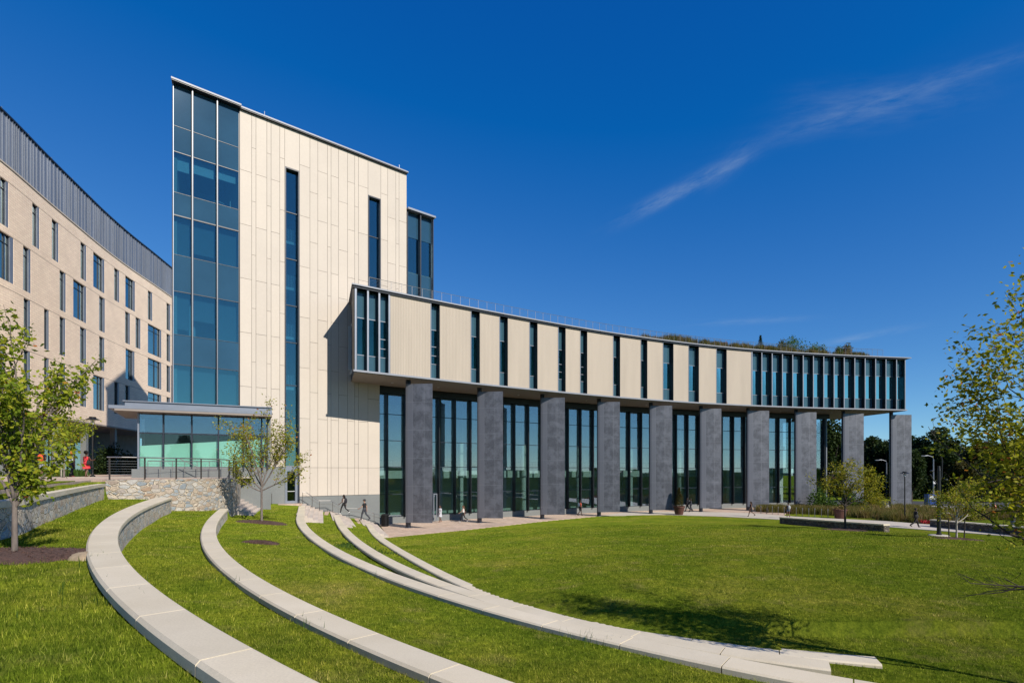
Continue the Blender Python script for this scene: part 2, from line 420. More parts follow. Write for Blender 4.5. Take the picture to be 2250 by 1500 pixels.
def npmesh(name, V, Fc, mat, parent=None, attr=None, smooth=False):
    """V (n,3) array, Fc (m,k) int array"""
    me = bpy.data.meshes.new(name)
    V = np.asarray(V, dtype=np.float32)
    if parent is not None:
        L = wloc(parent); V = V - np.array([L[0], L[1], L[2]], dtype=np.float32)
    Fc = np.asarray(Fc, dtype=np.int32); m, k = Fc.shape
    me.vertices.add(len(V)); me.vertices.foreach_set('co', V.ravel())
    me.loops.add(m * k); me.loops.foreach_set('vertex_index', Fc.ravel())
    me.polygons.add(m); me.polygons.foreach_set('loop_start', np.arange(0, m * k, k, dtype=np.int32))
    if smooth: me.polygons.foreach_set('use_smooth', np.ones(m, dtype=bool))
    me.update(calc_edges=True)
    for q in (mat if isinstance(mat, (list, tuple)) else [mat]): me.materials.append(M[q])
    if attr is not None:
        a = me.attributes.new('rnd', 'FLOAT', 'POINT'); a.data.foreach_set('value', np.asarray(attr, dtype=np.float32))
    o = bpy.data.objects.new(name, me); COL.objects.link(o)
    if parent is not None: o.parent = parent
    return o
def tag(o, label=None, cat=None, group=None, kind=None):
    if label: o['label'] = label
    if cat: o['category'] = cat
    if group: o['group'] = group
    if kind: o['kind'] = kind
    return o
def empty(name, loc, label, cat, group=None):
    o = bpy.data.objects.new(name, None); COL.objects.link(o); o.location = loc; o.empty_display_size = .3
    return tag(o, label, cat, group)
def copy_tree(o, parent=None):
    c = o.copy(); COL.objects.link(c)
    if parent is not None: c.parent = parent
    for ch in [x for x in bpy.data.objects if x.parent == o]: copy_tree(ch, c)
    return c

import bmesh
# ---------------------------------------------------------------- people
def remesh(mb, vox):
    me = bpy.data.meshes.new('tmp'); me.from_pydata(mb.v, [], mb.f); o = bpy.data.objects.new('tmp', me); COL.objects.link(o)
    md = o.modifiers.new('r', 'REMESH'); md.mode = 'VOXEL'; md.voxel_size = vox; md.use_smooth_shade = True
    sm = o.modifiers.new('s', 'SMOOTH'); sm.factor = .5; sm.iterations = 2
    dg = bpy.context.evaluated_depsgraph_get(); ev = o.evaluated_get(dg); out = bpy.data.meshes.new_from_object(ev)
    bpy.data.objects.remove(o); bpy.data.meshes.remove(me); return out
SK = {'brown': pm('skin_brown', (.16, .075, .045), .55), 'light': pm('skin_light', (.48, .28, .20), .55), 'dark': pm('skin_dark', (.07, .035, .022), .5)}
def cloth(c, n='cloth'):
    k = '%s_%.3f_%.3f_%.3f' % (n, *c)
    if k not in M: M[k] = pm('woven_cloth', c, .85, var=.15, scale=9)
    return M[k]
def person(pos, face, h, label, skin='brown', top=(.02, .02, .025), bottom=(.02, .02, .03), legs='pants', sleeves='short', hair=(.01, .008, .007), hairlen='short', shoes=(.02, .02, .02), stride=.3, arms=(.3, -.3), elbows=(.3, .3), bag=None, hat=None, backpack=None, slim=1., up=None, tie=False):
    """face: heading angle of travel (radians, 0 = +X); body built in a local frame, x forward, y left"""
    root = empty('person', pos, label, 'person')
    k = h / 1.75; ca, sa = math.cos(face), math.sin(face)
    def G(x, y, z): return (pos[0] + (x * ca - y * sa) * k, pos[1] + (x * sa + y * ca) * k, pos[2] + z * k)
    hip = .93; sh = 1.43
    # joints
    J = {}
    drop = abs(stride) * .12
    hz = hip - drop
    for s_, sd in ((1, 'l'), (-1, 'r')):
        ang = stride * s_
        kx = math.sin(ang) * .44; kz = hz - math.cos(ang) * .44
        if ang >= 0: a2 = ang * .75
        else: a2 = ang * 1.0 - .35 * abs(stride) / .35
        axx = kx + math.sin(a2) * .42; az = kz - math.cos(a2) * .42
        J[sd] = [(0, s_ * .095, hz), (kx + (.03 if ang >= 0 else .05), s_ * .09, kz), (axx, s_ * .085, max(az, .075))]
    lift = {sd: 0 for sd in 'lr'}
    sk = MB(); tpm = MB(); bm = MB(); shoe = {}; hm = MB()
    def tb(m, pts, rs, n=10): m.tube([G(*p) for p in pts], [r_ * k * slim for r_ in rs], n)
    S_ = slim
    # head, neck, ears, nose
    c = G(.02, 0, 1.63 - drop); rot = Matrix.Rotation(face, 3, 'Z')
    sk.ell(c, (.098 * k, .076 * k, .118 * k), 14, 10, rot=rot); sk.ell(G(.055, 0, 1.565 - drop), (.055 * k, .05 * k, .05 * k), 10, 8, rot=rot)
    tb(sk, [(-.01, 0, 1.40 - drop), (.0, 0, 1.56 - drop)], [.058, .052]); sk.ell(G(.118, 0, 1.62 - drop), (.02 * k, .012 * k, .022 * k), 6, 5, rot=rot)
    for y in (-.077, .077): sk.ell(G(.01, y, 1.62 - drop), (.018 * k, .01 * k, .03 * k), 6, 5, rot=rot)
    # torso
    fem = legs in ('dress', 'leggings', 'skirt', 'shorts_f')
    tor = [(0, 0, hz - .02), (0, 0, hz + .12), (.0, 0, hz + .28), (.01, 0, 1.30 - drop), (0, 0, 1.41 - drop), (0, 0, 1.45 - drop)]
    rx = [.115, .10 if fem else .11, .10 if fem else .115, .12, .10, .06]; ry = [.165, .135 if fem else .15, .135 if fem else .16, .185 if not fem else .165, .175 if not fem else .155, .08]
    def torso(m, grow_, i0=0, i1=6):
        o_ = len(m.v); n = 16
        for i in range(i0, i1):
            for q in range(n):
                t_ = 2 * math.pi * q / n; m.v.append(G(tor[i][0] + (rx[i] * S_ + grow_) * math.cos(t_), (ry[i] * S_ + grow_) * math.sin(t_), tor[i][2]))
        for i in range(i1 - i0 - 1):
            for q in range(n): w_ = (q + 1) % n; m.f.append((o_ + i * n + q, o_ + i * n + w_, o_ + (i + 1) * n + w_, o_ + (i + 1) * n + q)); m.m.append(0)
        m.f.append(tuple(o_ + q for q in range(n))[::-1]); m.f.append(tuple(o_ + (i1 - i0 - 1) * n + q for q in range(n))); m.m += [0, 0]
    torso(sk, 0); torso(tpm, .016, 1 if legs != 'dress' else 0, 5 if sleeves == 'none' else 6)
    # arms
    for (s_, sd), aa, el in zip(((1, 'l'), (-1, 'r')), arms, elbows):
        S0 = (0, s_ * (.185 * S_ if not fem else .165 * S_), 1.39 - drop)
        E_ = (S0[0] + math.sin(aa) * .29, S0[1] + s_ * .055, S0[2] - math.cos(aa) * .29)
        Wp = (E_[0] + math.sin(aa + el) * .25, E_[1] + s_ * .01, E_[2] - math.cos(aa + el) * .25)
        tb(sk, [S0, ((S0[0] + E_[0]) / 2, (S0[1] + E_[1]) / 2, (S0[2] + E_[2]) / 2), E_, ((E_[0] + Wp[0]) / 2, E_[1], (E_[2] + Wp[2]) / 2), Wp], [.05, .045, .038, .037, .026], 9)
        d = Vector((Wp[0] - E_[0], Wp[1] - E_[1], Wp[2] - E_[2])).normalized(); w0 = Vector(Wp)
        pc = w0 + d * .045; 
        tb(sk, [tuple(w0), tuple(pc), tuple(w0 + d * .09)], [.024, .031, .030], 8)
        fw = Vector((1, 0, 0)); fw = (fw - d * fw.dot(d)).normalized(); inn_ = Vector((0, -s_, 0))
        for q, (o__, L_) in enumerate(((-.024, .062), (-.008, .078), (.008, .084), (.024, .075))):
            b0 = w0 + d * .088 + fw * o__; b1 = b0 + d * L_ * .55 + inn_ * .008; b2 = b1 + d * L_ * .4 + inn_ * .02
            tb(sk, [tuple(b0), tuple(b1), tuple(b2)], [.0095, .009, .0075], 6)
        b0 = w0 + d * .03 + fw * .026; tb(sk, [tuple(b0), tuple(b0 + fw * .022 + d * .025), tuple(b0 + fw * .028 + d * .055)], [.012, .0105, .008], 6)
        if sleeves == 'short':
            f = .55; M2 = tuple(S0[i] + (E_[i] - S0[i]) * f for i in range(3)); tb(tpm, [(0, s_ * .1, 1.40 - drop), S0, M2], [.062, .064, .060])
        elif sleeves == 'long': tb(tpm, [(0, s_ * .1, 1.40 - drop), S0, E_, Wp], [.062, .064, .052, .038])
    # legs, feet
    foot = {}
    zmin = min(J['l'][2][2], J['r'][2][2]) - .075
    for s_, sd in ((1, 'l'), (-1, 'r')):
        a, b, c_ = J[sd]; c_ = (c_[0], c_[1], c_[2] - zmin)
        tb(sk, [a, ((a[0] + b[0]) / 2 + .01, a[1], (a[2] + b[2]) / 2), b, ((b[0] + c_[0]) / 2 - .015, b[1], (b[2] + c_[2]) / 2), c_], [.085, .074, .052, .05, .034], 10)
        if legs in ('pants', 'leggings'):
            g = .014 if legs == 'pants' else .006; e = .02 if legs == 'pants' else .004
            tb(bm, [(a[0], a[1], a[2] + .02), ((a[0] + b[0]) / 2 + .01, a[1], (a[2] + b[2]) / 2), b, ((b[0] + c_[0]) / 2 - .015, b[1], (b[2] + c_[2]) / 2), (c_[0], c_[1], c_[2] + .01)], [.09 + g, .078 + g, .056 + g, .052 + g, .036 + e], 10)
        elif legs in ('shorts', 'shorts_f'):
            f = .85 if legs == 'shorts' else .35
            m_ = tuple(a[i] + (b[i] - a[i]) * f for i in range(3)); tb(bm, [(a[0], a[1], a[2] + .03), m_], [.105, .092 if f > .5 else .098])
        shm = shoe[sd] = MB(); pitch = 0 if c_[2] < .11 else .7
        heel = (c_[0] - .045, c_[1], c_[2] - .045 + pitch * .04); toe = (c_[0] + .15, c_[1], max(.028, c_[2] - .05 - pitch * .1))
        tb(shm, [heel, (c_[0] + .02, c_[1], c_[2] - .03), ((heel[0] + toe[0]) / 2 + .03, c_[1], (heel[2] + toe[2]) / 2 + .008), toe], [.036, .046, .042, .03], 9)
        if legs in ('pants', 'leggings', 'shorts') : tb(shm, [(c_[0], c_[1], c_[2] - .03), (c_[0], c_[1], c_[2] + .02)], [.042, .042], 9)
    if legs in ('pants', 'leggings', 'shorts', 'shorts_f'): 
        torso_i = len(bm.v); torso(bm, .02 if legs != 'leggings' else .012, 0, 2)
        bm.ell(G(0, 0, hz - .01), ((rx[0] * S_ + .02) * k, (ry[0] * S_ + .015) * k, .1 * k), 14, 8, rot=rot)
    if legs in ('dress', 'skirt'):
        prof = [(hz + .14, .012, .012), (hz, .03, .03), (hz - .22, .07, .055), (hz - (.36 if legs == 'dress' else .30), .095, .07)]
        o_ = len(bm.v); n = 18
        for zz_, gx, gy in prof:
            for q in range(n): t_ = 2 * math.pi * q / n; wv = 1 + .05 * math.sin(5 * t_); bm.v.append(G((rx[0] + gx) * math.cos(t_) * wv, (ry[0] + gy) * math.sin(t_) * wv, zz_))
        for i in range(3):
            for q in range(n): w_ = (q + 1) % n; bm.f.append((o_ + i * n + q, o_ + i * n + w_, o_ + (i + 1) * n + w_, o_ + (i + 1) * n + q)); bm.m.append(0)
        bm.f.append(tuple(o_ + q for q in range(n))[::-1]); bm.f.append(tuple(o_ + 3 * n + q for q in range(n))); bm.m += [0, 0]
    # hair
    hm.ell(G(-.005, 0, 1.66 - drop), (.106 * k, .09 * k, .105 * k), 14, 9, rot=rot)
    if hairlen == 'long': tb(hm, [(-.06, 0, 1.66 - drop), (-.085, 0, 1.52 - drop), (-.12, 0, 1.36 - drop), (-.13, 0, 1.25 - drop)], [.075, .08, .07, .04])
    if hairlen == 'afro': hm.ell(G(-.03, 0, 1.70 - drop), (.13 * k, .13 * k, .13 * k), 14, 9, rot=rot)
    if hairlen == 'bun': hm.ell(G(-.06, 0, 1.77 - drop), (.05 * k, .05 * k, .05 * k), 10, 7, rot=rot)
    def emit(mb, name, mat, vox):
        if not mb.v: return None
        me = remesh(mb, vox); me.materials.clear(); me.materials.append(mat); me.name = name
        me.transform(Matrix.Translation((-pos[0], -pos[1], -pos[2])))
        o = bpy.data.objects.new(name, me); COL.objects.link(o); o.parent = root; return o
    body = emit(sk, 'body', SK[skin], .0135)
    emit(tpm, 'top', cloth(top), .02); emit(bm, {'pants': 'trousers', 'leggings': 'leggings', 'shorts': 'shorts', 'shorts_f': 'shorts', 'dress': 'dress_skirt', 'skirt': 'skirt'}[legs], cloth(bottom), .02)
    for q_ in shoe.values(): emit(q_, 'shoe', cloth(shoes), .016)
    # hair leaves the face free: cut the front
    hob = emit(hm, 'hair', cloth(hair), .016)
    me = hob.data
    import bmesh
    b2 = bmesh.new(); b2.from_mesh(me); kill = []
    for v in b2.verts:
        lx = (v.co.x * ca + v.co.y * sa) / k; lz = v.co.z / k
        if lx > .045 and lz < 1.69 - drop: kill.append(v)
    bmesh.ops.delete(b2, geom=kill, context='VERTS'); b2.to_mesh(me); b2.free()
    ey = MB()
    for y in (-.032, .032): ey.ell(G(.108, y, 1.64 - drop), (.008 * k, .012 * k, .008 * k), 6, 5, rot=rot)
    ey.ell(G(.108, 0, 1.572 - drop), (.006 * k, .022 * k, .006 * k), 6, 5, rot=rot)
    ey.build('eyes_and_mouth', 'blackpaint', root)
    if backpack:
        m = MB(); m.ell(G(-.2, 0, 1.22 - drop), (.11 * k, .16 * k, .24 * k), 12, 8, rot=rot)
        for y in (-.11, .11): m.tube([G(-.12, y, 1.40 - drop), G(.02, y, 1.47 - drop), G(.135, y, 1.33 - drop), G(.1, y, 1.1 - drop), G(-.12, y, 1.08 - drop)], .018 * k, 6)
        m.build('backpack', cloth(backpack), root, smooth=True)
    if bag:
        m = MB(); m.ell(G(-.12, -.27, .98), (.2 * k, .08 * k, .17 * k), 12, 8, rot=rot); m.tube([G(-.12, -.24, 1.1), G(0, -.16, 1.46 - drop), G(.04, .1, 1.2)], .014 * k, 6); m.build('shoulder_bag', cloth(bag), root, smooth=True)
    if hat:
        m = MB(); m.ell(G(0, 0, 1.70 - drop), (.112 * k, .098 * k, .085 * k), 14, 8, rot=rot); m.ell(G(.12, 0, 1.69 - drop), (.075 * k, .07 * k, .012 * k), 12, 6, rot=rot); m.build('cap', cloth(hat), root, smooth=True)
    if tie:
        MB().prism([G(.15, -.05, 0)[:2], G(.15, .05, 0)[:2], G(.13, .05, 0)[:2], G(.13, -.05, 0)[:2]], pos[2] + 1.08 * k, pos[2] + (1.42 - drop) * k).build('shirt_front', cloth((.7, .7, .7)), root)
        MB().prism([G(.162, -.018, 0)[:2], G(.162, .018, 0)[:2], G(.151, .018, 0)[:2], G(.151, -.018, 0)[:2]], pos[2] + 1.10 * k, pos[2] + (1.40 - drop) * k).build('tie', cloth((.45, .02, .03)), root)
    return root
PI = math.pi
def foot_at(px, py, z): p = on(px, py, z); return (p.x, p.y, z)
def pos_at(px, Y, z): return ((px - CX) * Y / F, Y, z)
person(pos_at(755.5, 45.6, 1.42), PI * .92, 1.66, 'woman with long dark hair in black leggings climbing the stairs', 'brown', (.42, .38, .36), (.01, .01, .012), 'leggings', 'none', hairlen='long', shoes=(.8, .8, .8), stride=.42, arms=(.25, -.35), elbows=(.7, .4), backpack=(.02, .02, .03), slim=.92)
person(pos_at(801, 45.5, .92), PI * .95, 1.78, 'man in a black tee and grey cap coming up the stairs by the handrail', 'light', (.012, .012, .014), (.055, .06, .075), 'pants', 'short', hat=(.06, .06, .065), stride=.36, arms=(.5, -.3), elbows=(.5, .3), shoes=(.05, .05, .06))
person(foot_at(967, 1146, .014), -PI * .7, 1.66, 'woman in a short white shirt dress with bare legs on the plaza', 'brown', (.62, .63, .70), (.62, .63, .70), 'dress', 'long', hairlen='long', hair=(.02, .01, .008), stride=.22, arms=(.1, -.15), elbows=(.9, .3), bag=(.03, .03, .04), shoes=(.3, .16, .10))
person(foot_at(1018, 1146, .014), PI * .98, 1.68, 'woman in a white vest and black trousers striding past the second fin', 'light', (.75, .74, .72), (.012, .012, .014), 'leggings', 'none', hairlen='long', hair=(.10, .045, .02), stride=.42, arms=(.5, -.35), elbows=(.5, .3), bag=(.02, .02, .02), shoes=(.7, .7, .7), slim=.95)
person(foot_at(1275, 1131.5, .014), PI * .08, 1.76, 'man in an orange tee with a blue backpack and black shorts', 'dark', (.62, .09, .025), (.012, .012, .014), 'shorts', 'short', stride=.3, arms=(.2, -.2), elbows=(.6, .5), backpack=(.10, .16, .24))
person(foot_at(1511, 1123, .024), PI * 1.0, 1.76, 'person in dark clothes striding left beside the conical shrub, further left of two', 'dark', (.03, .03, .035), (.015, .015, .02), 'pants', 'long', stride=.42, backpack=(.12, .12, .13))
person(foot_at(1518, 1123.5, .024), PI * 1.0, 1.66, 'person in navy clothes close behind another walker near the conical shrub', 'dark', (.03, .035, .05), (.02, .022, .035), 'pants', 'long', stride=.26)
person(foot_at(1650, 1133.5, .024), PI * .98, 1.70, 'woman in a sleeveless black dress walking on the path', 'brown', (.012, .012, .014), (.012, .012, .014), 'dress', 'none', hairlen='long', stride=.42, arms=(.2, -.3), elbows=(.5, .3))
person(foot_at(1732, 1137.5, .024), PI * .5, 1.68, 'woman with denim shorts and neon shoes seen from behind by the stone bench wall', 'brown', (.03, .025, .03), (.09, .12, .18), 'shorts_f', 'none', hairlen='bun', stride=.14, backpack=(.4, .42, .44), shoes=(.6, .9, .03))
person(foot_at(2012, 1158, .0), 0, 1.80, 'man in a black suit and red tie striding right with a shoulder bag', 'dark', (.012, .012, .014), (.014, .014, .016), 'pants', 'long', stride=.46, bag=(.01, .01, .012), tie=True, arms=(.35, -.35), elbows=(.4, .3), shoes=(.01, .01, .01))
person(foot_at(2226, 1172, .0), PI * .97, 1.84, 'person in a dark top and blue jeans behind the branches at far right', 'dark', (.03, .028, .03), (.06, .11, .19), 'pants', 'short', stride=.3, arms=(.4, -.2), elbows=(1.2, .3))
person(pos_at(157.5, 36.4, 4.615), PI * .42, 1.68, 'woman with an orange headwrap, white vest and navy trousers on the terrace', 'brown', (.68, .74, .76), (.012, .015, .035), 'pants', 'none', hair=(.55, .20, .02), hairlen='bun', stride=.16, arms=(-.1, -.1), elbows=(.1, .2), shoes=(.25, .04, .04))
person(pos_at(189.5, 36.4, 4.615), PI * .5, 1.70, 'woman in a sleeveless coral dress on the terrace seen from behind', 'brown', (.80, .055, .07), (.80, .055, .07), 'dress', 'none', hair=(.008, .007, .006), hairlen='afro', stride=.14, arms=(.2, .5), elbows=(.2, 1.3), bag=(.02, .02, .02), shoes=(.12, .05, .03))
person(pos_at(92, 33.8, 4.60), PI * .6, 1.76, 'walker in a black top with an orange bag half hidden by the foreground tree', 'brown', (.012, .012, .016), (.32, .34, .38), 'shorts', 'short', stride=.22, arms=(.5, -.5), elbows=(.3, .3), backpack=(.75, .10, .02), shoes=(.8, .8, .82))

# ---------------------------------------------------------------- plan curves
def interp_curve(pts, n=200):
    """Catmull-Rom through plan points"""
    P = np.array(pts, float); P = np.vstack([2 * P[0] - P[1], P, 2 * P[-1] - P[-2]])
    out = []
    seg = len(P) - 3
    for i in range(seg):
        a, b, c, d = P[i:i + 4]
        k = max(2, n // seg)
        for t in np.linspace(0, 1, k, endpoint=(i == seg - 1)):
            out.append(.5 * ((2 * b) + (-a + c) * t + (2 * a - 5 * b + 4 * c - d) * t * t + (-a + 3 * b - 3 * c + d) * t ** 3))
    return np.array(out)
def arclen(P):
    return np.r_[0, np.cumsum(np.linalg.norm(np.diff(P, axis=0), axis=1))]
def resample(P, step):
    s = arclen(P); n = max(2, int(round(s[-1] / step)) + 1)
    t = np.linspace(0, s[-1], n); return np.stack([np.interp(t, s, P[:, i]) for i in range(P.shape[1])], 1)
def fitedge(pts, z, deg=4, ext0=0, ext1=0):
    """smooth seat-wall edge: circle + low-order residual; returns fn(theta), centre, theta range"""
    p = np.array([[on(x, y, z).x, on(x, y, z).y] for x, y in pts])
    return p
def signed(P, X, Y):
    P = np.asarray(P)
    """signed distance of points to polyline P (positive = left of travel direction)"""
    best = np.full(X.shape, 1e9); sg = np.zeros(X.shape); par = np.zeros(X.shape)
    s = arclen(P)
    for i in range(len(P) - 1):
        ax, ay = P[i]; dx, dy = P[i + 1] - P[i]; L2 = dx * dx + dy * dy
        if L2 < 1e-9: continue
        t = ((X - ax) * dx + (Y - ay) * dy) / L2; tc = np.clip(t, 0, 1)
        ex = X - (ax + tc * dx); ey = Y - (ay + tc * dy); d = np.hypot(ex, ey)
        cr = dx * (Y - ay) - dy * (X - ax)
        m = d < best - 1e-7
        best = np.where(m, d, best); sg = np.where(m, np.sign(cr), sg); par = np.where(m, s[i] + tc * math.sqrt(L2), par)
    return best * sg, par
def offset(P, d):
    """offset polyline to the left by d"""
    T = np.gradient(P, axis=0); T /= np.linalg.norm(T, axis=1)[:, None]
    return P + d * np.stack([-T[:, 1], T[:, 0]], 1)

def r8(L): return [(x / 3.2143, 1040 + y / 3.2143) for x, y in L]
def z1(L): return [(600 + x / 3.75, 1100 + y / 3.75) for x, y in L]
def z2(L): return [(1000 + x / 4.5, 1200 + y / 4.5) for x, y in L]
def z3(L): return [(1450 + x / 4.5, 1300 + y / 4.5) for x, y in L]
def circ(p):
    A = np.c_[2 * p, np.ones(len(p))]; b = (p ** 2).sum(1); s = np.linalg.lstsq(A, b, rcond=None)[0]
    return s[:2], math.sqrt(s[2] + s[0] ** 2 + s[1] ** 2)
def smooth_edge(p, c, deg):
    d = p - c; th = np.arctan2(d[:, 1], d[:, 0]); th = np.where(th < 0, th + 2 * math.pi, th); r = np.hypot(d[:, 0], d[:, 1])
    co = np.polyfit(th - math.pi, r, deg); return th, co
def capcurve(left, right, z, ext_near, far_to, deg=3, width=None):
    """returns left and right plan edges ordered near -> far"""
    pr = np.array([on(x, y, z).xy for x, y in right]); c, r = circ(pr)
    th, co = smooth_edge(pr, c, deg)
    t0, t1 = th.max(), th.min()      # near (towards the camera) has the larger angle
    T = np.linspace(t0, t1, 90)
    rr = np.polyval(co, T - math.pi)
    Rr = np.stack([c[0] + rr * np.cos(T), c[1] + rr * np.sin(T)], 1)
    if left is not None:
        pl = np.array([on(x, y, z).xy for x, y in left]); thl, col = smooth_edge(pl, c, deg)
        rl = np.polyval(col, T - math.pi)
        w = np.clip(rl - rr, .36, .85)
        w = np.polyval(np.polyfit(T, w, 2), T)
    else: w = np.full(90, width)
    # near extension: carry on round the same circle
    tang = Rr[0] - Rr[1]; tang /= np.linalg.norm(tang)
    rad = r; ext = []
    ang = math.atan2(tang[1], tang[0]); q = Rr[0].copy()
    for i in range(int(ext_near / .5)):
        ang += .5 / rad; q = q + .5 * np.array([math.cos(ang), math.sin(ang)]); ext.append(q.copy())
    Rr = np.vstack([np.array(ext)[::-1], Rr]) if ext else Rr
    w = np.r_[np.full(len(ext), w[0]), w]
    if far_to:   # straight run on to the far end point
        tail = np.array(far_to)[None]; Rr = np.vstack([Rr, tail]); w = np.r_[w, w[-1]]
    s = arclen(Rr); n = int(s[-1] / .25); t = np.linspace(0, s[-1], n)
    Rr = np.stack([np.interp(t, s, Rr[:, i]) for i in (0, 1)], 1); w = np.interp(t, s, w)
    Lf = offset(Rr, 1.0) - Rr; Lf = Rr + Lf * w[:, None]
    return Lf, Rr, w

capA = capcurve(r8([(1180, 150), (1000, 195), (850, 250), (750, 310), (690, 365), (650, 430), (640, 500), (640, 570), (655, 650), (700, 750), (770, 860), (880, 980), (1080, 1140), (1250, 1260), (1370, 1345), (1530, 1445)]),
    r8([(1220, 165), (1060, 220), (960, 275), (890, 330), (850, 380), (845, 440), (860, 510), (900, 590), (960, 690), (1050, 780), (1200, 890), (1450, 1050), (1800, 1225)]) + z1([(0, 1275), (230, 1380), (490, 1500)]), 3.75, 10, None, 3)
capB = capcurve(r8([(1530, 262), (1470, 310), (1430, 370), (1420, 430), (1425, 490), (1450, 560), (1510, 620), (1620, 710), (1900, 900), (2070, 990), (2250, 1075)]) + z1([(150, 920), (380, 1040), (680, 1185), (1075, 1350), (1420, 1490)]),
    r8([(1617, 245), (1560, 290), (1535, 340), (1535, 400), (1550, 460), (1590, 530), (1650, 610), (1780, 700), (2000, 810), (2250, 950)]) + z1([(0, 675), (240, 805), (610, 985), (920, 1110), (1310, 1255), (1875, 1430)]) + z2([(0, 1130), (370, 1250), (690, 1345)]), 3.0, 10, None, 3)
capC = capcurve(z1([(192, 120), (200, 180), (230, 230), (300, 310), (400, 385), (580, 475), (880, 600), (1090, 685), (1370, 780), (1640, 860), (1870, 925)]) + z2([(600, 715), (980, 815), (1420, 920), (1950, 1040), (2250, 1105)]) + z3([(510, 715), (1165, 835), (1510, 895)]),
    z1([(258, 120), (285, 190), (340, 255), (420, 320), (560, 410), (740, 490), (1020, 590), (1300, 680), (1500, 740), (1780, 830)]) + z2([(390, 565), (860, 685), (1530, 850), (2030, 950)]) + z3([(230, 545), (560, 615), (1175, 725), (1870, 838), (2250, 890)]), 2.25, 9, on(670, 1110.5, 2.25).xy, 4)
# the two lower benches rise gently towards the camera: their height is taken along the run
def slopecap(right, zfar, znear, width):
    zs = np.full(len(right), zfar)
    n = len(right)
    for it in range(30):
        P = np.array([on(x, y, z).xy for (x, y), z in zip(right, zs)]); s = arclen(P); s /= s[-1]
        zs = zfar + (znear - zfar) * s ** .8
    P = P[::-1]; zs = zs[::-1]
    # smooth
    s = arclen(P); k = int(s[-1] / .25)
    cs = [np.polyfit(s, P[:, i], 5) for i in (0, 1)]
    t = np.linspace(0, s[-1], k); Rr = np.stack([np.polyval(c, t) for c in cs], 1)
    zz = np.interp(t, s, zs); w = np.full(k, width)
    Lf = offset(Rr, width); return Lf, Rr, w, zz
capD = slopecap(z1([(540, 115), (600, 205), (700, 300), (870, 420), (1100, 530), (1350, 630), (1600, 730), (1800, 778)]) + z3([(450, 500), (850, 570), (1150, 600), (1660, 665)]), 1.5, 2.02, .46)
capE = slopecap(z1([(800, 185), (870, 260), (1000, 360), (1200, 470), (1450, 590), (1650, 680), (1870, 760)]) + z2([(300, 430), (720, 565), (1230, 690), (1750, 810), (2240, 880)]) + z3([(450, 460), (830, 515), (1300, 560), (2010, 610)]), .75, 1.62, .46)
capsz = {'A': np.full(len(capA[0]), 3.75), 'B': np.full(len(capB[0]), 3.0), 'C': np.full(len(capC[0]), 2.25), 'D': capD[3], 'E': capE[3]}
CAPS = {'A': capA, 'B': capB, 'C': capC, 'D': capD, 'E': capE}
UPD = np.array([-.335, .942])           # direction of the stair flights towards the tower
def classline(k):
    Lf, Rr = CAPS[k][0], CAPS[k][1]
    P = (Lf + Rr) / 2
    d0 = P[0] - P[1]; d0 /= np.linalg.norm(d0)
    near = []; q = P[0].copy(); a = math.atan2(d0[1], d0[0])
    for i in range(60): a += 1 / 75; q = q + np.array([math.cos(a), math.sin(a)]); near.append(q.copy())
    far = [P[-1] + UPD * 30]
    P = P[::3]
    return np.vstack([np.array(near)[::-1], P, np.array(far)])
CL = {k: classline(k) for k in CAPS}

# terrace edge: parapet wall then the round stone bastion, then back along the stair
par = [on(0, 1104, 4.4).xy, on(100, 1087, 4.4).xy, on(200, 1068, 4.4).xy, on(232, 1063, 4.4).xy]
PAR = interp_curve([(-7.2, -6), (-7.9, 0), (-8.6, 5.5)] + [tuple(p) for p in par], 60)
bas = [(232, 24.9), (286, 25.3), (344, 26.2), (397, 27.1), (447, 28.3), (485, 29.6), (505, 30.6), (520, 32.2), (527, 34.5), (529, 38), (530, 44)]
BAS = interp_curve([((px - CX) * Y / F, Y) for px, Y in bas], 100)
bl_ = 1
TB = np.vstack([[(-7.2, -120)], offset(PAR, .22)[:-1:2], offset(BAS, .22)[::2], [(-27, 60), (-50, 110)]])

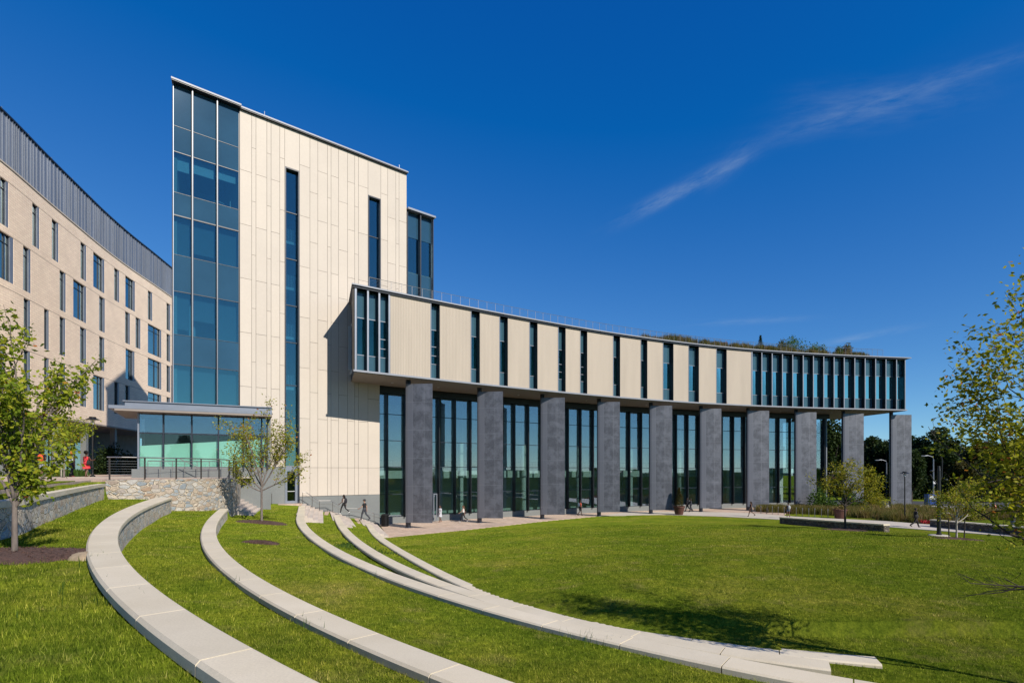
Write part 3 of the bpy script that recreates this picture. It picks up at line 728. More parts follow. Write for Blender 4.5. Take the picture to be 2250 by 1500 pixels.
EDGE = [(-14, 41.1), (-9.3, 41.1), (on(1000, 1165.6, 0).x, 45.6), (on(1192, 1144, 0).x, 54.5), (on(1312, 1133, 0).x, 60.6), (on(1450, 1129.6, 0).x, 62.8), (on(1568, 1133, 0).x, 60.6), (on(1712, 1140.4, 0).x, 56.4), (33.5, 49.2), (37.3, 43.5), (38.6, 41), (41, 34), (46, 20), (60, -10)]
EX = np.array([e[0] for e in EDGE]); EY = np.array([e[1] for e in EDGE])
def lawn_z(X, Y):
    d = np.interp(X, EX, EY) - Y
    t = np.clip(d / 36, 0, 1.1)
    return 1.62 * t ** 1.25
def ground(X, Y):
    X = np.asarray(X, float); Y = np.asarray(Y, float)
    sh = X.shape; X = X.ravel(); Y = Y.ravel()
    dA, pA = signed(CL['A'], X, Y); dB, pB = signed(CL['B'], X, Y); dC, pC = signed(CL['C'], X, Y)
    dD, pD = signed(CL['D'], X, Y); dE, pE = signed(CL['E'], X, Y); dT, pT = signed(TB, X, Y)
    zc = {}
    for k, par_ in (('D', pD), ('E', pE)):
        s = arclen((CAPS[k][0] + CAPS[k][1]) / 2); zc[k] = np.interp(par_ - 60, s, capsz[k])
    lw = lawn_z(X, Y)
    z = np.minimum(lw, np.where(np.abs(dE) < 6, zc['E'] - .02 + np.abs(dE) * .3, 9))
    t_ = np.clip(1 + dE / 7, 0, 1); t_ = t_ * t_ * (3 - 2 * t_); z = np.where((dE < 0) & (Y < 34), z + np.maximum(0, zc['E'] - .10 - z) * t_ * np.clip((34 - Y) / 10, 0, 1), z)
    def lerp(u, a, b, w): t = np.abs(a) / (np.abs(a) + np.abs(b) + 1e-6); return u + (w - u) * t
    z4 = lerp(zc['D'] - .5, dD, dE, zc['E'] - .10); z4 = np.where(Y < 16, np.maximum(z4, zc['E'] - .12), z4)
    z3_ = lerp(np.minimum(1.68, zc['D'] + .1), dC, dD, zc['D'] - .12 - .12 * np.clip((20 - Y) / 8, 0, 1))
    onend = (Y < 11.5) & (X > 5.2)      # past the blunt ends of the two lower benches
    z = np.where(dE > 0, z4, z); z = np.where(dD > 0, z3_, z)
    z = np.where((dC < 0) & onend, np.minimum(lw, 1.55), z)
    z = np.where(dC > 0, lerp(2.45, dB, dC, 2.13), z)
    z = np.where(dB > 0, lerp(3.06, dA, dB, 2.88), z)
    z = np.where(dA > 0, 3.62 + .22 * np.clip(dA / 5, 0, 1), z)
    z = np.where(dT > 0, 4.52, z)
    far = np.interp(X, EX, EY) - Y
    z = np.where((far < 0) & (dE < 0), -.05, z)
    bumps = .02 * np.sin(X * 1.7 + Y) * np.sin(Y * 1.3)
    return (z + bumps * (Y < 60) * (far > 1)).reshape(sh)
def gz(x, y): return float(ground(np.array([x]), np.array([y]))[0])

# ---------------------------------------------------------------- ground sheet
def axis(parts):
    out = []
    for a, b, st in parts: out += list(np.arange(a, b, st))
    out.append(parts[-1][1]); return np.array(out)
xs = axis([(-700, -100, 60), (-100, -24, 4), (-24, 14, .13), (14, 42, .5), (42, 120, 6), (120, 900, 60)])
ys = axis([(-600, -60, 60), (-60, -4, 3), (-4, 12, .11), (12, 46, .15), (46, 70, .6), (70, 120, 5), (120, 900, 60)])
GX, GY = np.meshgrid(xs, ys); GZ = ground(GX, GY)
nx, ny = len(xs), len(ys)
idx = np.arange(nx * ny).reshape(ny, nx)
FC = np.stack([idx[:-1, :-1], idx[:-1, 1:], idx[1:, 1:], idx[1:, :-1]], -1).reshape(-1, 4)
o = npmesh('lawn', np.stack([GX, GY, GZ], -1).reshape(-1, 3), FC, 'turf', smooth=True)
tag(o, kind='structure')

# ---------------------------------------------------------------- seat walls
def cap_profile(w, th=.115, r=.028):
    pr = [(0 + r, 0), (0, -r), (0, -th + .01), (.01, -th), (w - .01, -th), (w, -th + .01), (w, -r), (w - r * .3, -r * .3), (w - r, 0)]
    return pr
def seat_wall(k, label, joint=1.55):
    Lf, Rr, w = CAPS[k][:3]; zz = capsz[k]
    c = (Lf[len(Lf) // 2] + Rr[len(Rr) // 2]) / 2
    root = empty('curved_seat_wall', (c[0], c[1], float(zz[len(zz) // 2]) - .5), label, 'seat wall', 'curved stone seat walls stepping down the lawn')
    mb = MB(); s = arclen((Lf + Rr) / 2); tot = s[-1]
    n = max(1, int(tot / joint)); cuts = np.linspace(0, tot, n + 1)
    for i in range(n):
        a, b = cuts[i] + .009, cuts[i + 1] - .009
        ts = np.linspace(a, b, 7); o0 = len(mb.v); np_ = 9
        for t in ts:
            l = np.array([np.interp(t, s, Lf[:, j]) for j in (0, 1)]); r_ = np.array([np.interp(t, s, Rr[:, j]) for j in (0, 1)]); z = np.interp(t, s, zz)
            ww = np.linalg.norm(r_ - l); u = (r_ - l) / ww
            for (x, h) in cap_profile(ww): mb.v.append((l[0] + u[0] * x, l[1] + u[1] * x, z + h))
        for q in range(6):
            for p in range(np_):
                p2 = (p + 1) % np_; mb.f.append((o0 + q * np_ + p, o0 + q * np_ + p2, o0 + (q + 1) * np_ + p2, o0 + (q + 1) * np_ + p)); mb.m.append(0)
        mb.f.append(tuple(o0 + p for p in range(np_))[::-1]); mb.m.append(0)
        mb.f.append(tuple(o0 + 6 * np_ + p for p in range(np_))); mb.m.append(0)
    cap = mb.build('coping', 'limestone', root)
    # rubble wall under the coping
    L2 = Lf + (Rr - Lf) * (.045 / w)[:, None]; R2 = Lf + (Rr - Lf) * ((w - .04) / w)[:, None]
    m2 = MB(); n2 = len(Lf)
    for i in range(n2):
        for (p, h) in ((L2[i], -.113), (R2[i], -.113), (R2[i], -1.15), (L2[i], -1.15)): m2.v.append((p[0], p[1], zz[i] + h))
    for i in range(n2 - 1):
        for j in range(4):
            q = (j + 1) % 4; m2.f.append((4 * i + j, 4 * i + q, 4 * i + 4 + q, 4 * i + 4 + j)); m2.m.append(0)
    m2.f += [(0, 1, 2, 3), (4 * n2 - 1, 4 * n2 - 2, 4 * n2 - 3, 4 * n2 - 4)]; m2.m += [0, 0]
    m2.build('wall', 'rubble_lit', root)
    return root
seat_wall('A', 'broad curved stone seat wall nearest the camera, sweeping out from the foot of the terrace wall')
seat_wall('B', 'second curved stone seat wall, meeting the rounded corner of the terrace wall')
seat_wall('C', 'middle curved seat wall starting at the landing below the grey door')
seat_wall('D', 'curved seat wall with a raised blunt end between its two neighbours')
seat_wall('E', 'lowest curved seat wall, lying along the edge of the open lawn')

# ---------------------------------------------------------------- terrace, parapet, bastion
t = empty('parapet_wall', (-11.6, 13.6, 3.8), 'low rubble wall with pale coping behind the young tree at far left', 'wall')
p_ = PAR; pr = offset(p_, 0); pl = offset(p_, .46)
mb = MB(); s = arclen(p_); n = int(s[-1] / 1.6); cuts = np.linspace(0, s[-1], n + 1)
for i in range(n):
    ts = np.linspace(cuts[i] + .005, cuts[i + 1] - .005, 5)
    A = [[np.interp(q, s, pr[:, j]) for j in (0, 1)] for q in ts]; B = [[np.interp(q, s, pl[:, j]) for j in (0, 1)] for q in ts]
    mb.ribbon(A, B, 4.30, 4.43)
mb.build('coping', 'limestone', t)
MB().ribbon(offset(p_, .04).tolist(), offset(p_, .42).tolist(), 2.9, 4.299).build('wall', 'rubble_lit', t)

t = empty('terrace_retaining_wall', (BAS[40][0], BAS[40][1], 3.), 'rounded rubble stone retaining wall carrying the steel railing', 'retaining wall')
MB().ribbon(BAS.tolist(), offset(BAS, .45).tolist(), 1.9, 4.60).build('stonework', 'rubble', t)
# terrace deck
deckpoly = [tuple(x) for x in offset(PAR, .47)[::2]] + [tuple(x) for x in offset(BAS, .44)[::3]] + [(-21.2, 43.5), (-24.2, 41.0), (-28, 50), (-31, 100), (-90, 100), (-90, -6)]
def sheet(name, poly, z, mat, th=.12, kind='structure'):
    b = MB().prism(poly, z - th, z); o = b.build(name, mat); tag(o, kind=kind); return o
sheet('terrace', deckpoly, 4.60, 'paver')
# strip of grass on the terrace at left, pale path beyond
gp = offset(PAR, .48); gp = gp[(gp[:, 1] > -5) & (gp[:, 1] < 21.5)]
gp2 = offset(PAR, 3.6); gp2 = gp2[(gp2[:, 1] > -5) & (gp2[:, 1] < 19)]
sheet('grass_strip', [tuple(x) for x in gp[::3]] + [tuple(x) for x in gp2[::-3]], 4.63, 'turf', .1)
sheet('concrete_path', [(-60, 27), (-29, 33.5), (-17.9, 36.2), (-17.9, 37.8), (-29, 36.6), (-60, 32)], 4.615, 'concrete', .1)
sheet('grass_verge', [(-60, 33.2), (-38, 39.5), (-33.2, 41), (-34.4, 44), (-60, 42)], 4.66, 'turf', .12)

# ---------------------------------------------------------------- plaza and path
def strip_sheet(name, A, B, z, mat, th=.15):
    A = resample(np.array(A, float), 2.); n = len(A); B = np.array(B, float); sB = arclen(B); t = np.linspace(0, sB[-1], n)
    B = np.stack([np.interp(t, sB, B[:, i]) for i in (0, 1)], 1)
    o = MB().ribbon(A.tolist(), B.tolist(), z - th, z).build(name, mat); tag(o, kind='structure'); return o

# wing outer curve Y(X)
WX = np.array([-12.9, -10.3, -6.5, -2.96, 3.5, 11.8, 18.5, 29.8, 51.0, 52.4]); WY = np.array([44.2, 45.9, 48.7, 50.8, 55.7, 60.2, 63.3, 67.9, 72.6, 72.75])
wc = np.polyfit(WX, WY, 4); wd = np.polyder(wc)
def W(t, off=0.):
    y = np.polyval(wc, t); d = np.polyval(wd, t); k = 1 / math.sqrt(1 + d * d)
    return np.array([t + off * d * k, y - off * k])       # off > 0 : outwards, to the camera
def Wpx(px, off=0.):
    lo, hi = -16., 60.; g = (px - CX) / F
    for _ in range(50):
        m = (lo + hi) / 2; p = W(m, off)
        if p[0] / p[1] < g: lo = m
        else: hi = m
    return (lo + hi) / 2
def wpts(t0, t1, off, step=1.0):
    n = max(2, int(abs(t1 - t0) / step) + 1); return [tuple(W(t, off)) for t in np.linspace(t0, t1, n)]

inner = wpts(-12.9, 44, -6.2, 3); 
lo_edge = [(-9.3, 41.1)] + EDGE[2:8]
strip_sheet('plaza', lo_edge, [(-12.2, 50.5)] + inner[1:-1], 0.012, 'paver')
strip_sheet('path', [EDGE[i] for i in (4, 5, 6, 7, 8, 9, 10, 11, 12)], [(on(1330, 1122, 0).x + 2, 66), (on(1500, 1121, 0).x, 67.5), (on(1650, 1125, 0).x, 64.8), (30.5, 60.5), (on(1946, 1144, 0).x, on(1946, 1144, 0).y), (on(2043, 1151.5, 0).x, on(2043, 1151.5, 0).y), (on(2250, 1169, 0).x, on(2250, 1169, 0).y), (46, 38), (52, 22)], .022, 'concrete')
MB_ = MB().prism([(43, 62.5), (60, 60), (90, 58), (160, 66), (160, 84), (100, 86), (60, 92), (44, 96), (-60, 120), (-60, 112), (30, 88), (40, 80), (50, 78.5), (56, 76), (50, 70)], -.1, -.005); tag(MB_.build('road', 'asphalt'), kind='structure')
tag(MB().prism([(43, 79.6), (55, 77.6), (59, 74.5), (54, 70.5), (55, 69), (62, 73), (60, 78), (50, 81), (43, 83)], -.1, .1).build('kerb', 'concrete'), kind='structure')

# ---------------------------------------------------------------- stairs and landings
TC = np.array([-12.3, 50.8]); TU = np.array([.7697, .6384]); TN = np.array([.6384, -.7697])   # tower face: right corner, along (to the right), outwards
def T(px, off=0.):
    g = (px - CX) / F; b = TC + TN * off
    s = (g * b[1] - b[0]) / (TU[0] - g * TU[1]); return b + TU * s
def flight(near, far, zlow, n, rise, run, label):
    near = np.array(near, float); far = np.array(far, float); d = far - near; d /= np.linalg.norm(d); up = np.array([-d[1], d[0]])
    root = empty('stair_flight', (near[0], near[1], zlow), label, 'stairs', 'stone stair flights along the tower')
    for i in range(n):
        mb = MB()
        a, b = near + up * (i * run), far + up * (i * run)
        a2, b2 = near + up * ((i + 1) * run + .0), far + up * ((i + 1) * run)
        L = np.linalg.norm(b - a); k = max(2, int(L / 1.3)); off = (i % 2) * .5
        for j in range(-1, k + 1):
            t0, t1 = max(0, (j + off) / k), min(1, (j + 1 + off) / k)
            if t1 - t0 < .01: continue
            e = .003 / L
            mb.prism([a + (b - a) * (t0 + e), a2 + (b2 - a2) * (t0 + e), a2 + (b2 - a2) * (t1 - e), a + (b - a) * (t1 - e)], zlow - .6, zlow + (i + 1) * rise)
        mb.build('step', 'stair', root)
    return root
flight((-15.3, 32.3), (-19.75, 44.1), 2.3, 6, .155, .26, 'top stair flight squeezed beside the rounded rubble wall')
flight((-12.4, 35.9), (-16.35, 47.25), 1.5, 5, .147, .33, 'stair flight beside the start of the middle seat wall')
flight((-11.0, 38.9), (-14.55, 48.8), .75, 5, .147, .33, 'stair flight on which the woman in black leggings walks')
flight((-9.3, 41.1), (-12.5, 50.4), 0., 5, .147, .33, 'lowest stair flight running down onto the clay brick plaza')
def landing(z, pxs, out, mat='paver'):
    pts = [tuple(T(px, .02)) for px in pxs] + [tuple(T(px, out)) for px in pxs[::-1]]
    sheet('landing', pts, z, mat, .5)
a0, a1 = np.array((-19.75, 44.1)), np.array((-16.35, 47.25))
def quad(a, b, c, d, z, name='landing', mat='paver'): sheet(name, [tuple(a), tuple(b), tuple(c), tuple(d)], z, mat, .4)
up = np.array([-.942, -.335])
quad(a0 + UPD * .4, a0 - UPD * .9, a1 + up * 1.66 - UPD * 1.7, a1 + up * 1.66 + UPD * .6, 2.298)
quad(np.array((-16.2, 47.3)), np.array((-15.2, 44.2)), np.array((-14.9 , 44.2)), np.array((-14.55, 48.8)) + up * 1.66, 1.498)
quad(np.array((-14.45, 48.9)), np.array((-12.9, 44.4)), np.array((-12.3, 44.4)), np.array((-12.5, 50.4)) + up * 1.66, .748)

# ---------------------------------------------------------------- tower
tw = empty('glass_and_panel_tower', (TC[0], TC[1], 0), 'tall tower clad in cream panels with a full height blue glass corner', 'building')
ZT = 33.55
def tstrip(mb, pa, pb, z0, z1, o0, o1, mi=0):
    a, b, c, d = T(pa, o0), T(pb, o0), T(pb, o1), T(pa, o1)
    # keep side faces square to the wall
    A = T(pa, 0) + TN * o0; D = T(pa, 0) + TN * o1; B = T(pb, 0) + TN * o0; C_ = T(pb, 0) + TN * o1
    mb.prism([tuple(A), tuple(D), tuple(C_), tuple(B)], z0, z1, mi)
joints = [527, 553, 562.4, 586.3, 595.6, 614.7, 625.6, 658.2, 681, 698.3, 719.6, 727.4, 743.9, 763.7, 779.3, 787.6, 808.6, 836.8, 851.8, 869.7, 876.8, 893.5]
fam = {0: 'a', 1: 'b', 2: 'a', 3: 'b', 4: 'a', 5: 'b', 6: 'w', 7: 'b', 8: 'a', 9: 'b', 10: 'a', 11: 'b', 12: 'a', 13: 'b', 14: 'a', 15: 'b', 16: 'v', 17: 'b', 18: 'a', 19: 'b', 20: 'a'}
clad = MB(); back = MB()
for i in range(21):
    pa, pb = joints[i], joints[i + 1]; k = fam[i]
    hz = [28.85 - 4.28 * j for j in range(6)] if k == 'a' else [30.87 - 4.28 * j for j in range(6)]
    zlo, zhi = (2.85 if pa > 640 else 5.35), ZT
    if k == 'w': zlo = 30.3; hz = []
    if i >= 17: zlo = 13.2
    if k == 'v': hz = []; zlo = 30.3; tstrip(clad, pa + .3, 834.2, 2.85, 5.29, 0, -.04); tstrip(clad, pa + .3, 834.2, 5.31, 11.6, 0, -.04); tstrip(clad, pa + .3, 834.2, 11.63, 20.15, 0, -.04); tstrip(back, pa, 834.2, 2.85, 20.15, -.041, -.36)
    hz = sorted([zlo, zhi] + [z for z in hz if z > zlo + .6] + ([5.3] if zlo < 3 and k not in 'wv' else []))
    g = .012
    A, B = T(pa), T(pb)
    for z0, z1_ in zip(hz[:-1], hz[1:]):
        if z1_ - z0 < .3: continue
        p0, p1 = A + TU * g, B - TU * g
        clad.prism([tuple(p0 + TN * .0), tuple(p0 - TN * .04), tuple(p1 - TN * .04), tuple(p1 + TN * .0)], z0 + g, z1_ - g)
    tstrip(back, pa, pb, zlo, zhi, -.041, -.36)
clad.build('cladding', 'cream', tw); back.build('backing_wall', 'joint', tw)
# grey stone base either side of the door
b = MB(); tstrip(b, 527, 625.6, 1.4, 5.33, .03, -.35); tstrip(b, 658.2, 743, -.3, 2.83, .03, -.35); tstrip(b, 743.15, 834, -.3, 2.83, .03, -.35)
b.split('stone_base', 'greystone', tw)
# slot windows
def slot(pa, pb, z0, z1, hz, name='window'):
    fr = MB(); w_ = .07
    A, B = T(pa), T(pb)
    # reveal lining
    for P, sg in ((A, 1), (B, -1)):
        q = P + TU * sg * .10
        fr.prism([tuple(P + TN * .02), tuple(P - TN * .45), tuple(q - TN * .45), tuple(q + TN * .02)], z0, z1)
    fr.prism([tuple(A + TN * .01), tuple(A - TN * .45), tuple(B - TN * .45), tuple(B + TN * .01)], z1 - .10, z1 + .001)
    for z in hz:
        fr.prism([tuple(A + TU * .1 - TN * .27), tuple(A + TU * .1 - TN * .4), tuple(B - TU * .1 - TN * .4), tuple(B - TU * .1 - TN * .27)], z - .035, z + .035)
    f = fr.build('window_frame', 'navy', tw)
    pn = MB().prism([tuple(A + TU * .1 - TN * .33), tuple(A + TU * .1 - TN * .35), tuple(B - TU * .1 - TN * .35), tuple(B - TU * .1 - TN * .33)], z0, z1 - .1)
    pn.build('pane', 'glass_tower', f)
slot(625.6, 658.2, 5.45, 30.3, [26.7, 22.8, 18.9, 15.8, 12.2, 8.6])
slot(808.6, 836.8, 20.2, 30.3, [26.7, 22.9])
# stair landings and lights seen through the slot window
it = MB(); rl = MB(); lt = MB()
for z in (24.3, 20.4, 16.2, 11.9, 8.0):
    p, q = T(627), T(657)
    it.prism([tuple(p - TN * .9), tuple(p - TN * 3.4), tuple(q - TN * 3.4), tuple(q - TN * .9)], z, z + .22)
    for j in range(9):
        c = p + (q - p) * (j + .5) / 9 - TN * .95; rl.box((c[0], c[1], z + .75), (.03, .03, 1.05))
    lt.prism([tuple(p + TU * .2 - TN * 1.2), tuple(p + TU * .2 - TN * 1.5), tuple(q - TU * .3 - TN * 1.5), tuple(q - TU * .3 - TN * 1.2)], z - .12, z - .02)
it.split('stair_landing', 'interior', tw); lt.split('landing_light', 'white', tw); rl.build('stair_balustrade', 'white', tw)
# door
A, B = T(625.6), T(653.5)
dr = MB()
zd0, zd1 = 2.31, 5.3
B2 = T(658.2)
dr.prism([tuple(A + TU * .02 + TN * .02), tuple(A - TN * .4 + TU * .02), tuple(A + TU * .2 - TN * .4), tuple(A + TU * .2 + TN * .02)], zd0, zd1)
dr.prism([tuple(B + TN * .02), tuple(B - TN * .4), tuple(B - TU * .18 - TN * .4), tuple(B - TU * .18 + TN * .02)], zd0, zd1)
dr.prism([tuple(A + TU * .2 + TN * .01), tuple(A + TU * .2 - TN * .4), tuple(B - TU * .18 - TN * .4), tuple(B - TU * .18 + TN * .01)], zd1 - .28, zd1)
dr.prism([tuple(A + TU * .2 + TN * .01), tuple(A + TU * .2 - TN * .4), tuple(B - TU * .18 - TN * .4), tuple(B - TU * .18 + TN * .01)], zd0, zd0 + .2)
d = dr.build('door', 'alu', tw)
MB().prism([tuple(A + TU * .2 - TN * .1), tuple(A + TU * .2 - TN * .13), tuple(B - TU * .18 - TN * .13), tuple(B - TU * .18 - TN * .1)], zd0 + .2, zd1 - .28).build('pane', 'glass_hall', d)
pb_ = MB(); pb_.tube([(*(A + TU * .22 - TN * .03), zd0 + 1.0), (*(B - TU * .2 - TN * .03), zd0 + 1.0)], .025, 6); pb_.build('push_bar', 'white', d)
MB().prism([tuple(B + TU * .01 - TN * .05), tuple(B - TN * .4), tuple(B2 - TN * .4), tuple(B2 - TN * .05)], 2.2, 5.44).build('dark_reveal', 'navy', tw)
MB().prism([tuple(A - TN * .02), tuple(A - TN * .36), tuple(B2 - TN * .36), tuple(B2 - TN * .02)], 5.3, 5.45).build('door_head', 'alu', tw)
# curtain wall
mul = [380.5, 421.8, 476.2, 524.6]
vis = [(28.6, 25.6), (23.9, 21.0), (18.3, 15.1), (12.9, 9.9)]
spn = [(ZT, 30.5), (30.5, 28.6), (25.6, 23.9), (21.0, 18.3), (15.1, 12.9), (9.9, 8.0)]
gl = MB(); sp = MB(); sil = MB(); tr_ = MB()
for i in range(3):
    for z1_, z0 in vis: tstrip(gl, mul[i] + .3, mul[i + 1] - .3, z0, z1_, -.02, -.05)
    for z1_, z0 in spn: tstrip(sp, mul[i] + .3, mul[i + 1] - .3, z0 + .02, z1_ - .02, -.02, -.3)
    for z1_, z0 in vis:
        tstrip(sil, mul[i] + 1.2, mul[i + 1] - 1.2, z0 - .03, z0 + .04, -.06, -.45); tstrip(tr_, mul[i], mul[i + 1], z1_ - .025, z1_ + .025, .012, -.1)
    for zz_ in (30.5, 25.6, 21.0, 15.1): tstrip(tr_, mul[i], mul[i + 1], zz_ - .015, zz_ + .015, .008, -.018)
    tstrip(tr_, mul[i], mul[i + 1], 23.86, 23.95, .03, -.018)
gl.split('corner_glazing', 'glass_tower', tw); sp.split('spandrel_panel', 'spandrel', tw); sil.split('window_sill', 'white', tw); tr_.split('transom', 'navy', tw)
for px in mul[1:3]:
    m = MB(); P = T(px); m.prism([tuple(P - TU * .05 + TN * .22), tuple(P - TU * .05 - TN * .1), tuple(P + TU * .05 - TN * .1), tuple(P + TU * .05 + TN * .22)], 8.0, ZT)
    m.prism([tuple(P - TU * .015 + TN * .25), tuple(P - TU * .015 + TN * .221), tuple(P + TU * .015 + TN * .221), tuple(P + TU * .015 + TN * .25)], 8.0, ZT, 1)
    m.build('mullion', ['navy', 'alu'], tw)
m = MB(); tstrip(m, 379.6, 381, 8., ZT, .10, -.4); m.build('corner_post', 'alu', tw)
m = MB(); tstrip(m, 523.6, 526.9, 8., ZT, -.03, -.4); tstrip(m, 526.1, 527, 8., ZT, .06, -.029); m.build('mullion', 'navy', tw)
# interior: slabs, columns, furniture, back wall
LB = T(380.5); DIRB = np.array([-.42, .907])
fl = MB(); cl_ = MB(); iw = MB()
p, q = T(381.5), T(523)
def inn(P, d): return P - TN * d
rooms = [(25.1, 28.75), (20.5, 24.0), (14.6, 18.4), (9.3, 13.0)]
for z0, z1_ in rooms:
    fl.prism([tuple(inn(p, .32)), tuple(inn(p + TU * 1.5, 6)), tuple(inn(q, 6)), tuple(inn(q, .32))], z0, z0 + .3)
    cl_.prism([tuple(inn(p, .32)), tuple(inn(p + TU * 1.5, 6)), tuple(inn(q, 6)), tuple(inn(q, .32))], z1_, z1_ + .5)
iw.prism([tuple(inn(p + TU * 1.5, 6)), tuple(inn(p + TU * 1.5, 6.2)), tuple(inn(q, 6.2)), tuple(inn(q, 6))], 8, ZT)
iw.prism([tuple(inn(q, .4)), tuple(inn(q, 6)), tuple(inn(q + TU * .2, 6)), tuple(inn(q + TU * .2, .4))], 8, ZT)
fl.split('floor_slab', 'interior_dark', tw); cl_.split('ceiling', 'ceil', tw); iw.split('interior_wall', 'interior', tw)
ic = MB()
for px, o_, z0, z1_ in ((427, 1.2, 14.9, 18.4), (392, 1.4, 9.6, 13)):
    P = T(px, 0) - TN * o_; ic.cyl(P[0], P[1], z0, z1_, .28, 16)
ic.split('interior_column', 'interior_white', tw)
bl = MB()
for i, h in ((0, 1.15), (1, 1.0), (2, .85)): tstrip(bl, mul[i] + 5, mul[i + 1] - 4, 28.6 - h, 28.55, -.45, -.47)
bl.split('roller_blind', 'interior_white', tw)
add('shade', pm('grey_shade_cloth', (.24, .26, .27), .9, var=.05))
bl = MB()
for i, (z0, z1_) in ((0, (21.05, 23.9)), (1, (21.5, 23.9)), (2, (21.2, 23.9)), (0, (15.6, 18.3)), (1, (16.4, 18.3)), (2, (15.2, 18.3)), (0, (9.95, 12.9)), (1, (10.0, 12.9)), (2, (9.95, 12.9))): tstrip(bl, mul[i] + 4, mul[i + 1] - 3, z0, z1_, -.45, -.47)
bl.split('roller_blind', 'shade', tw)
P = T(505) - TN * 1.1
ch = MB(); ch.box((P[0], P[1], 25.85), (.5, .5, .06), .6).box((P[0] + .22, P[1] + .1, 26.15), (.06, .45, .6), .6)
for sx in (-.2, .2):
    for sy in (-.2, .2): ch.box((P[0] + sx, P[1] + sy, 25.62), (.03, .03, .44))
ch.build('chair', 'interior_white', tw)
P = T(487) - TN * 1.2; MB().lathe((P[0], P[1], 25.4), [(.3, 0), (.04, .03), (.04, .7), (.45, .72), (.45, .76)], 16).build('table', 'interior_white', tw)
# body behind, roof
LA = T(380.5) - TN * .36; RA = T(893.5) - TN * .36
bodyp = [tuple(LA + DIRB * .0), tuple(LA + DIRB * 9), tuple(RA - TN * 14), tuple(RA)]
bk = MB(); bk.prism([tuple(inn(T(527), .37)), tuple(inn(T(527), 1.0)), tuple(inn(T(625), 1.0)), tuple(inn(T(625), .37))], 5, ZT - .02)
bk.prism([tuple(inn(T(659), .37)), tuple(inn(T(659), 8)), tuple(inn(T(808), 8)), tuple(inn(T(808), .37))], 0, ZT - .02)
bk.prism([tuple(inn(T(837.5), .37)), tuple(inn(T(837.5), 8)), tuple(inn(T(893.4), 8)), tuple(inn(T(893.4), .37))], 13, ZT - .02)
bk.prism([tuple(LA + DIRB * 7.5), tuple(LA + DIRB * 9), tuple(RA - TN * 10), tuple(RA - TN * 8.5)], 0, ZT - .02)
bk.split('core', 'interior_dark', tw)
MB().prism([tuple(LA + TU * .08), tuple(LA + DIRB * 7.5 + TU * .08), tuple(LA + DIRB * 7.5 + TU * .3), tuple(LA + TU * .3)], 8, ZT - .01).build('side_wall', 'cream', tw)
rf = MB(); a = T(374.5); b_ = T(894.2)
rf.prism([tuple(a + TN * .45), tuple(a + DIRB * 9 - TU * .2), tuple(b_ - TN * 9), tuple(b_ + TN * .22), tuple(T(527.5) + TN * .22), tuple(T(527) + TN * .45)], ZT + .001, ZT + .06)
rf.build('roof_edge', 'navy', tw)
rf = MB(); rf.prism([tuple(a - TU * .03 + TN * .5), tuple(a + DIRB * 9 - TU * .25), tuple(b_ - TN * 9), tuple(b_ + TU * .02 + TN * .27), tuple(T(527.5) + TN * .27), tuple(T(527) + TN * .5)], ZT + .061, ZT + .18)
rf.build('coping', 'alu_white', tw)
rd = MB()
for px in (586, 884): P = T(px) - TN * .6; rd.tube([(P[0], P[1], ZT + .2), (P[0], P[1], ZT + 1.0)], .02, 5)
rd.split('lightning_rod', 'alu', tw)
# lower glazed block on the right of the tower
ZR = 30.15
g2 = MB(); s2 = MB(); f2 = MB(); n2 = MB()
for pa, pb in ((896.3, 922.3), (924.5, 950.4)):
    for z0, z1_, k in ((27.7, ZR, 's'), (24.3, 27.7, 'g'), (21.4, 24.3, 's'), (18, 21.4, 'g')):
        tstrip(g2 if k == 'g' else s2, pa, pb, z0 + .02, z1_ - .02, -.3, -.33 if k == 'g' else -.5)
    tstrip(n2, pa, pb, 24.27, 24.34, -.34, -.6)
for pa, pb, o0 in ((894, 896.3, .02), (922.3, 924.5, .1), (950.4, 951.6, .1)): tstrip(f2, pa, pb, 18, ZR, o0, -.5)
g2.split('side_glazing', 'glass_tower', tw); s2.split('side_spandrel', 'spandrel', tw); f2.split('side_mullion', 'navy', tw); n2.split('window_sill', 'white', tw)
b = MB(); tstrip(b, 894.2, 951, 13, ZR, -4, -5); b.prism([tuple(T(895) - TN * .5), tuple(T(895) - TN * 4), tuple(T(951) - TN * 4), tuple(T(951) - TN * .5)], 20.9, 21.4); b.build('inner_wall', 'ceil', tw)
MB().prism([tuple(T(951.4) - TU * .06 + TN * .0), tuple(T(951.4) - TN * 6), tuple(T(951.4) + TU * .05 - TN * 6), tuple(T(951.4) + TU * .05)], 18, ZR).build('side_post', 'alu_white', tw)
MB().prism([tuple(T(894) + TN * .3), tuple(T(894) - TN * 6), tuple(T(954.5) - TN * 6), tuple(T(954.5) + TN * .3)], ZR, ZR + .18).build('side_roof', 'alu', tw)

# ---------------------------------------------------------------- curved wing
wg = empty('curved_wing', (10, 62, 0), 'long curved building raised on fin columns with a glazed hall under it', 'building')
ZB, ZW = 13.0, 20.1
tL, tR = Wpx(779), Wpx(1990)
ENDL = np.array([-.33, .944])
PLE = W(Wpx(779), 0); E2 = np.array([-.33, .944])
def clipL(p, ext=0.):
    q = np.array(p) - PLE; n_ = np.array([.944, .33]); d_ = q @ n_
    return tuple(np.array(p) - n_ * (d_ + ext)) if d_ < -ext else tuple(p)
def wseg(mb, t0, t1, o0, o1, z0, z1, mi=0, step=1.):
    A_, B_ = wpts(t0, t1, o0, step), wpts(t0, t1, o1, step)
    if z0 > 12.9: A_ = [clipL(p, .3) for p in A_]; B_ = [clipL(p, .3) for p in B_]
    mb.ribbon(A_, B_, z0, z1, mi)
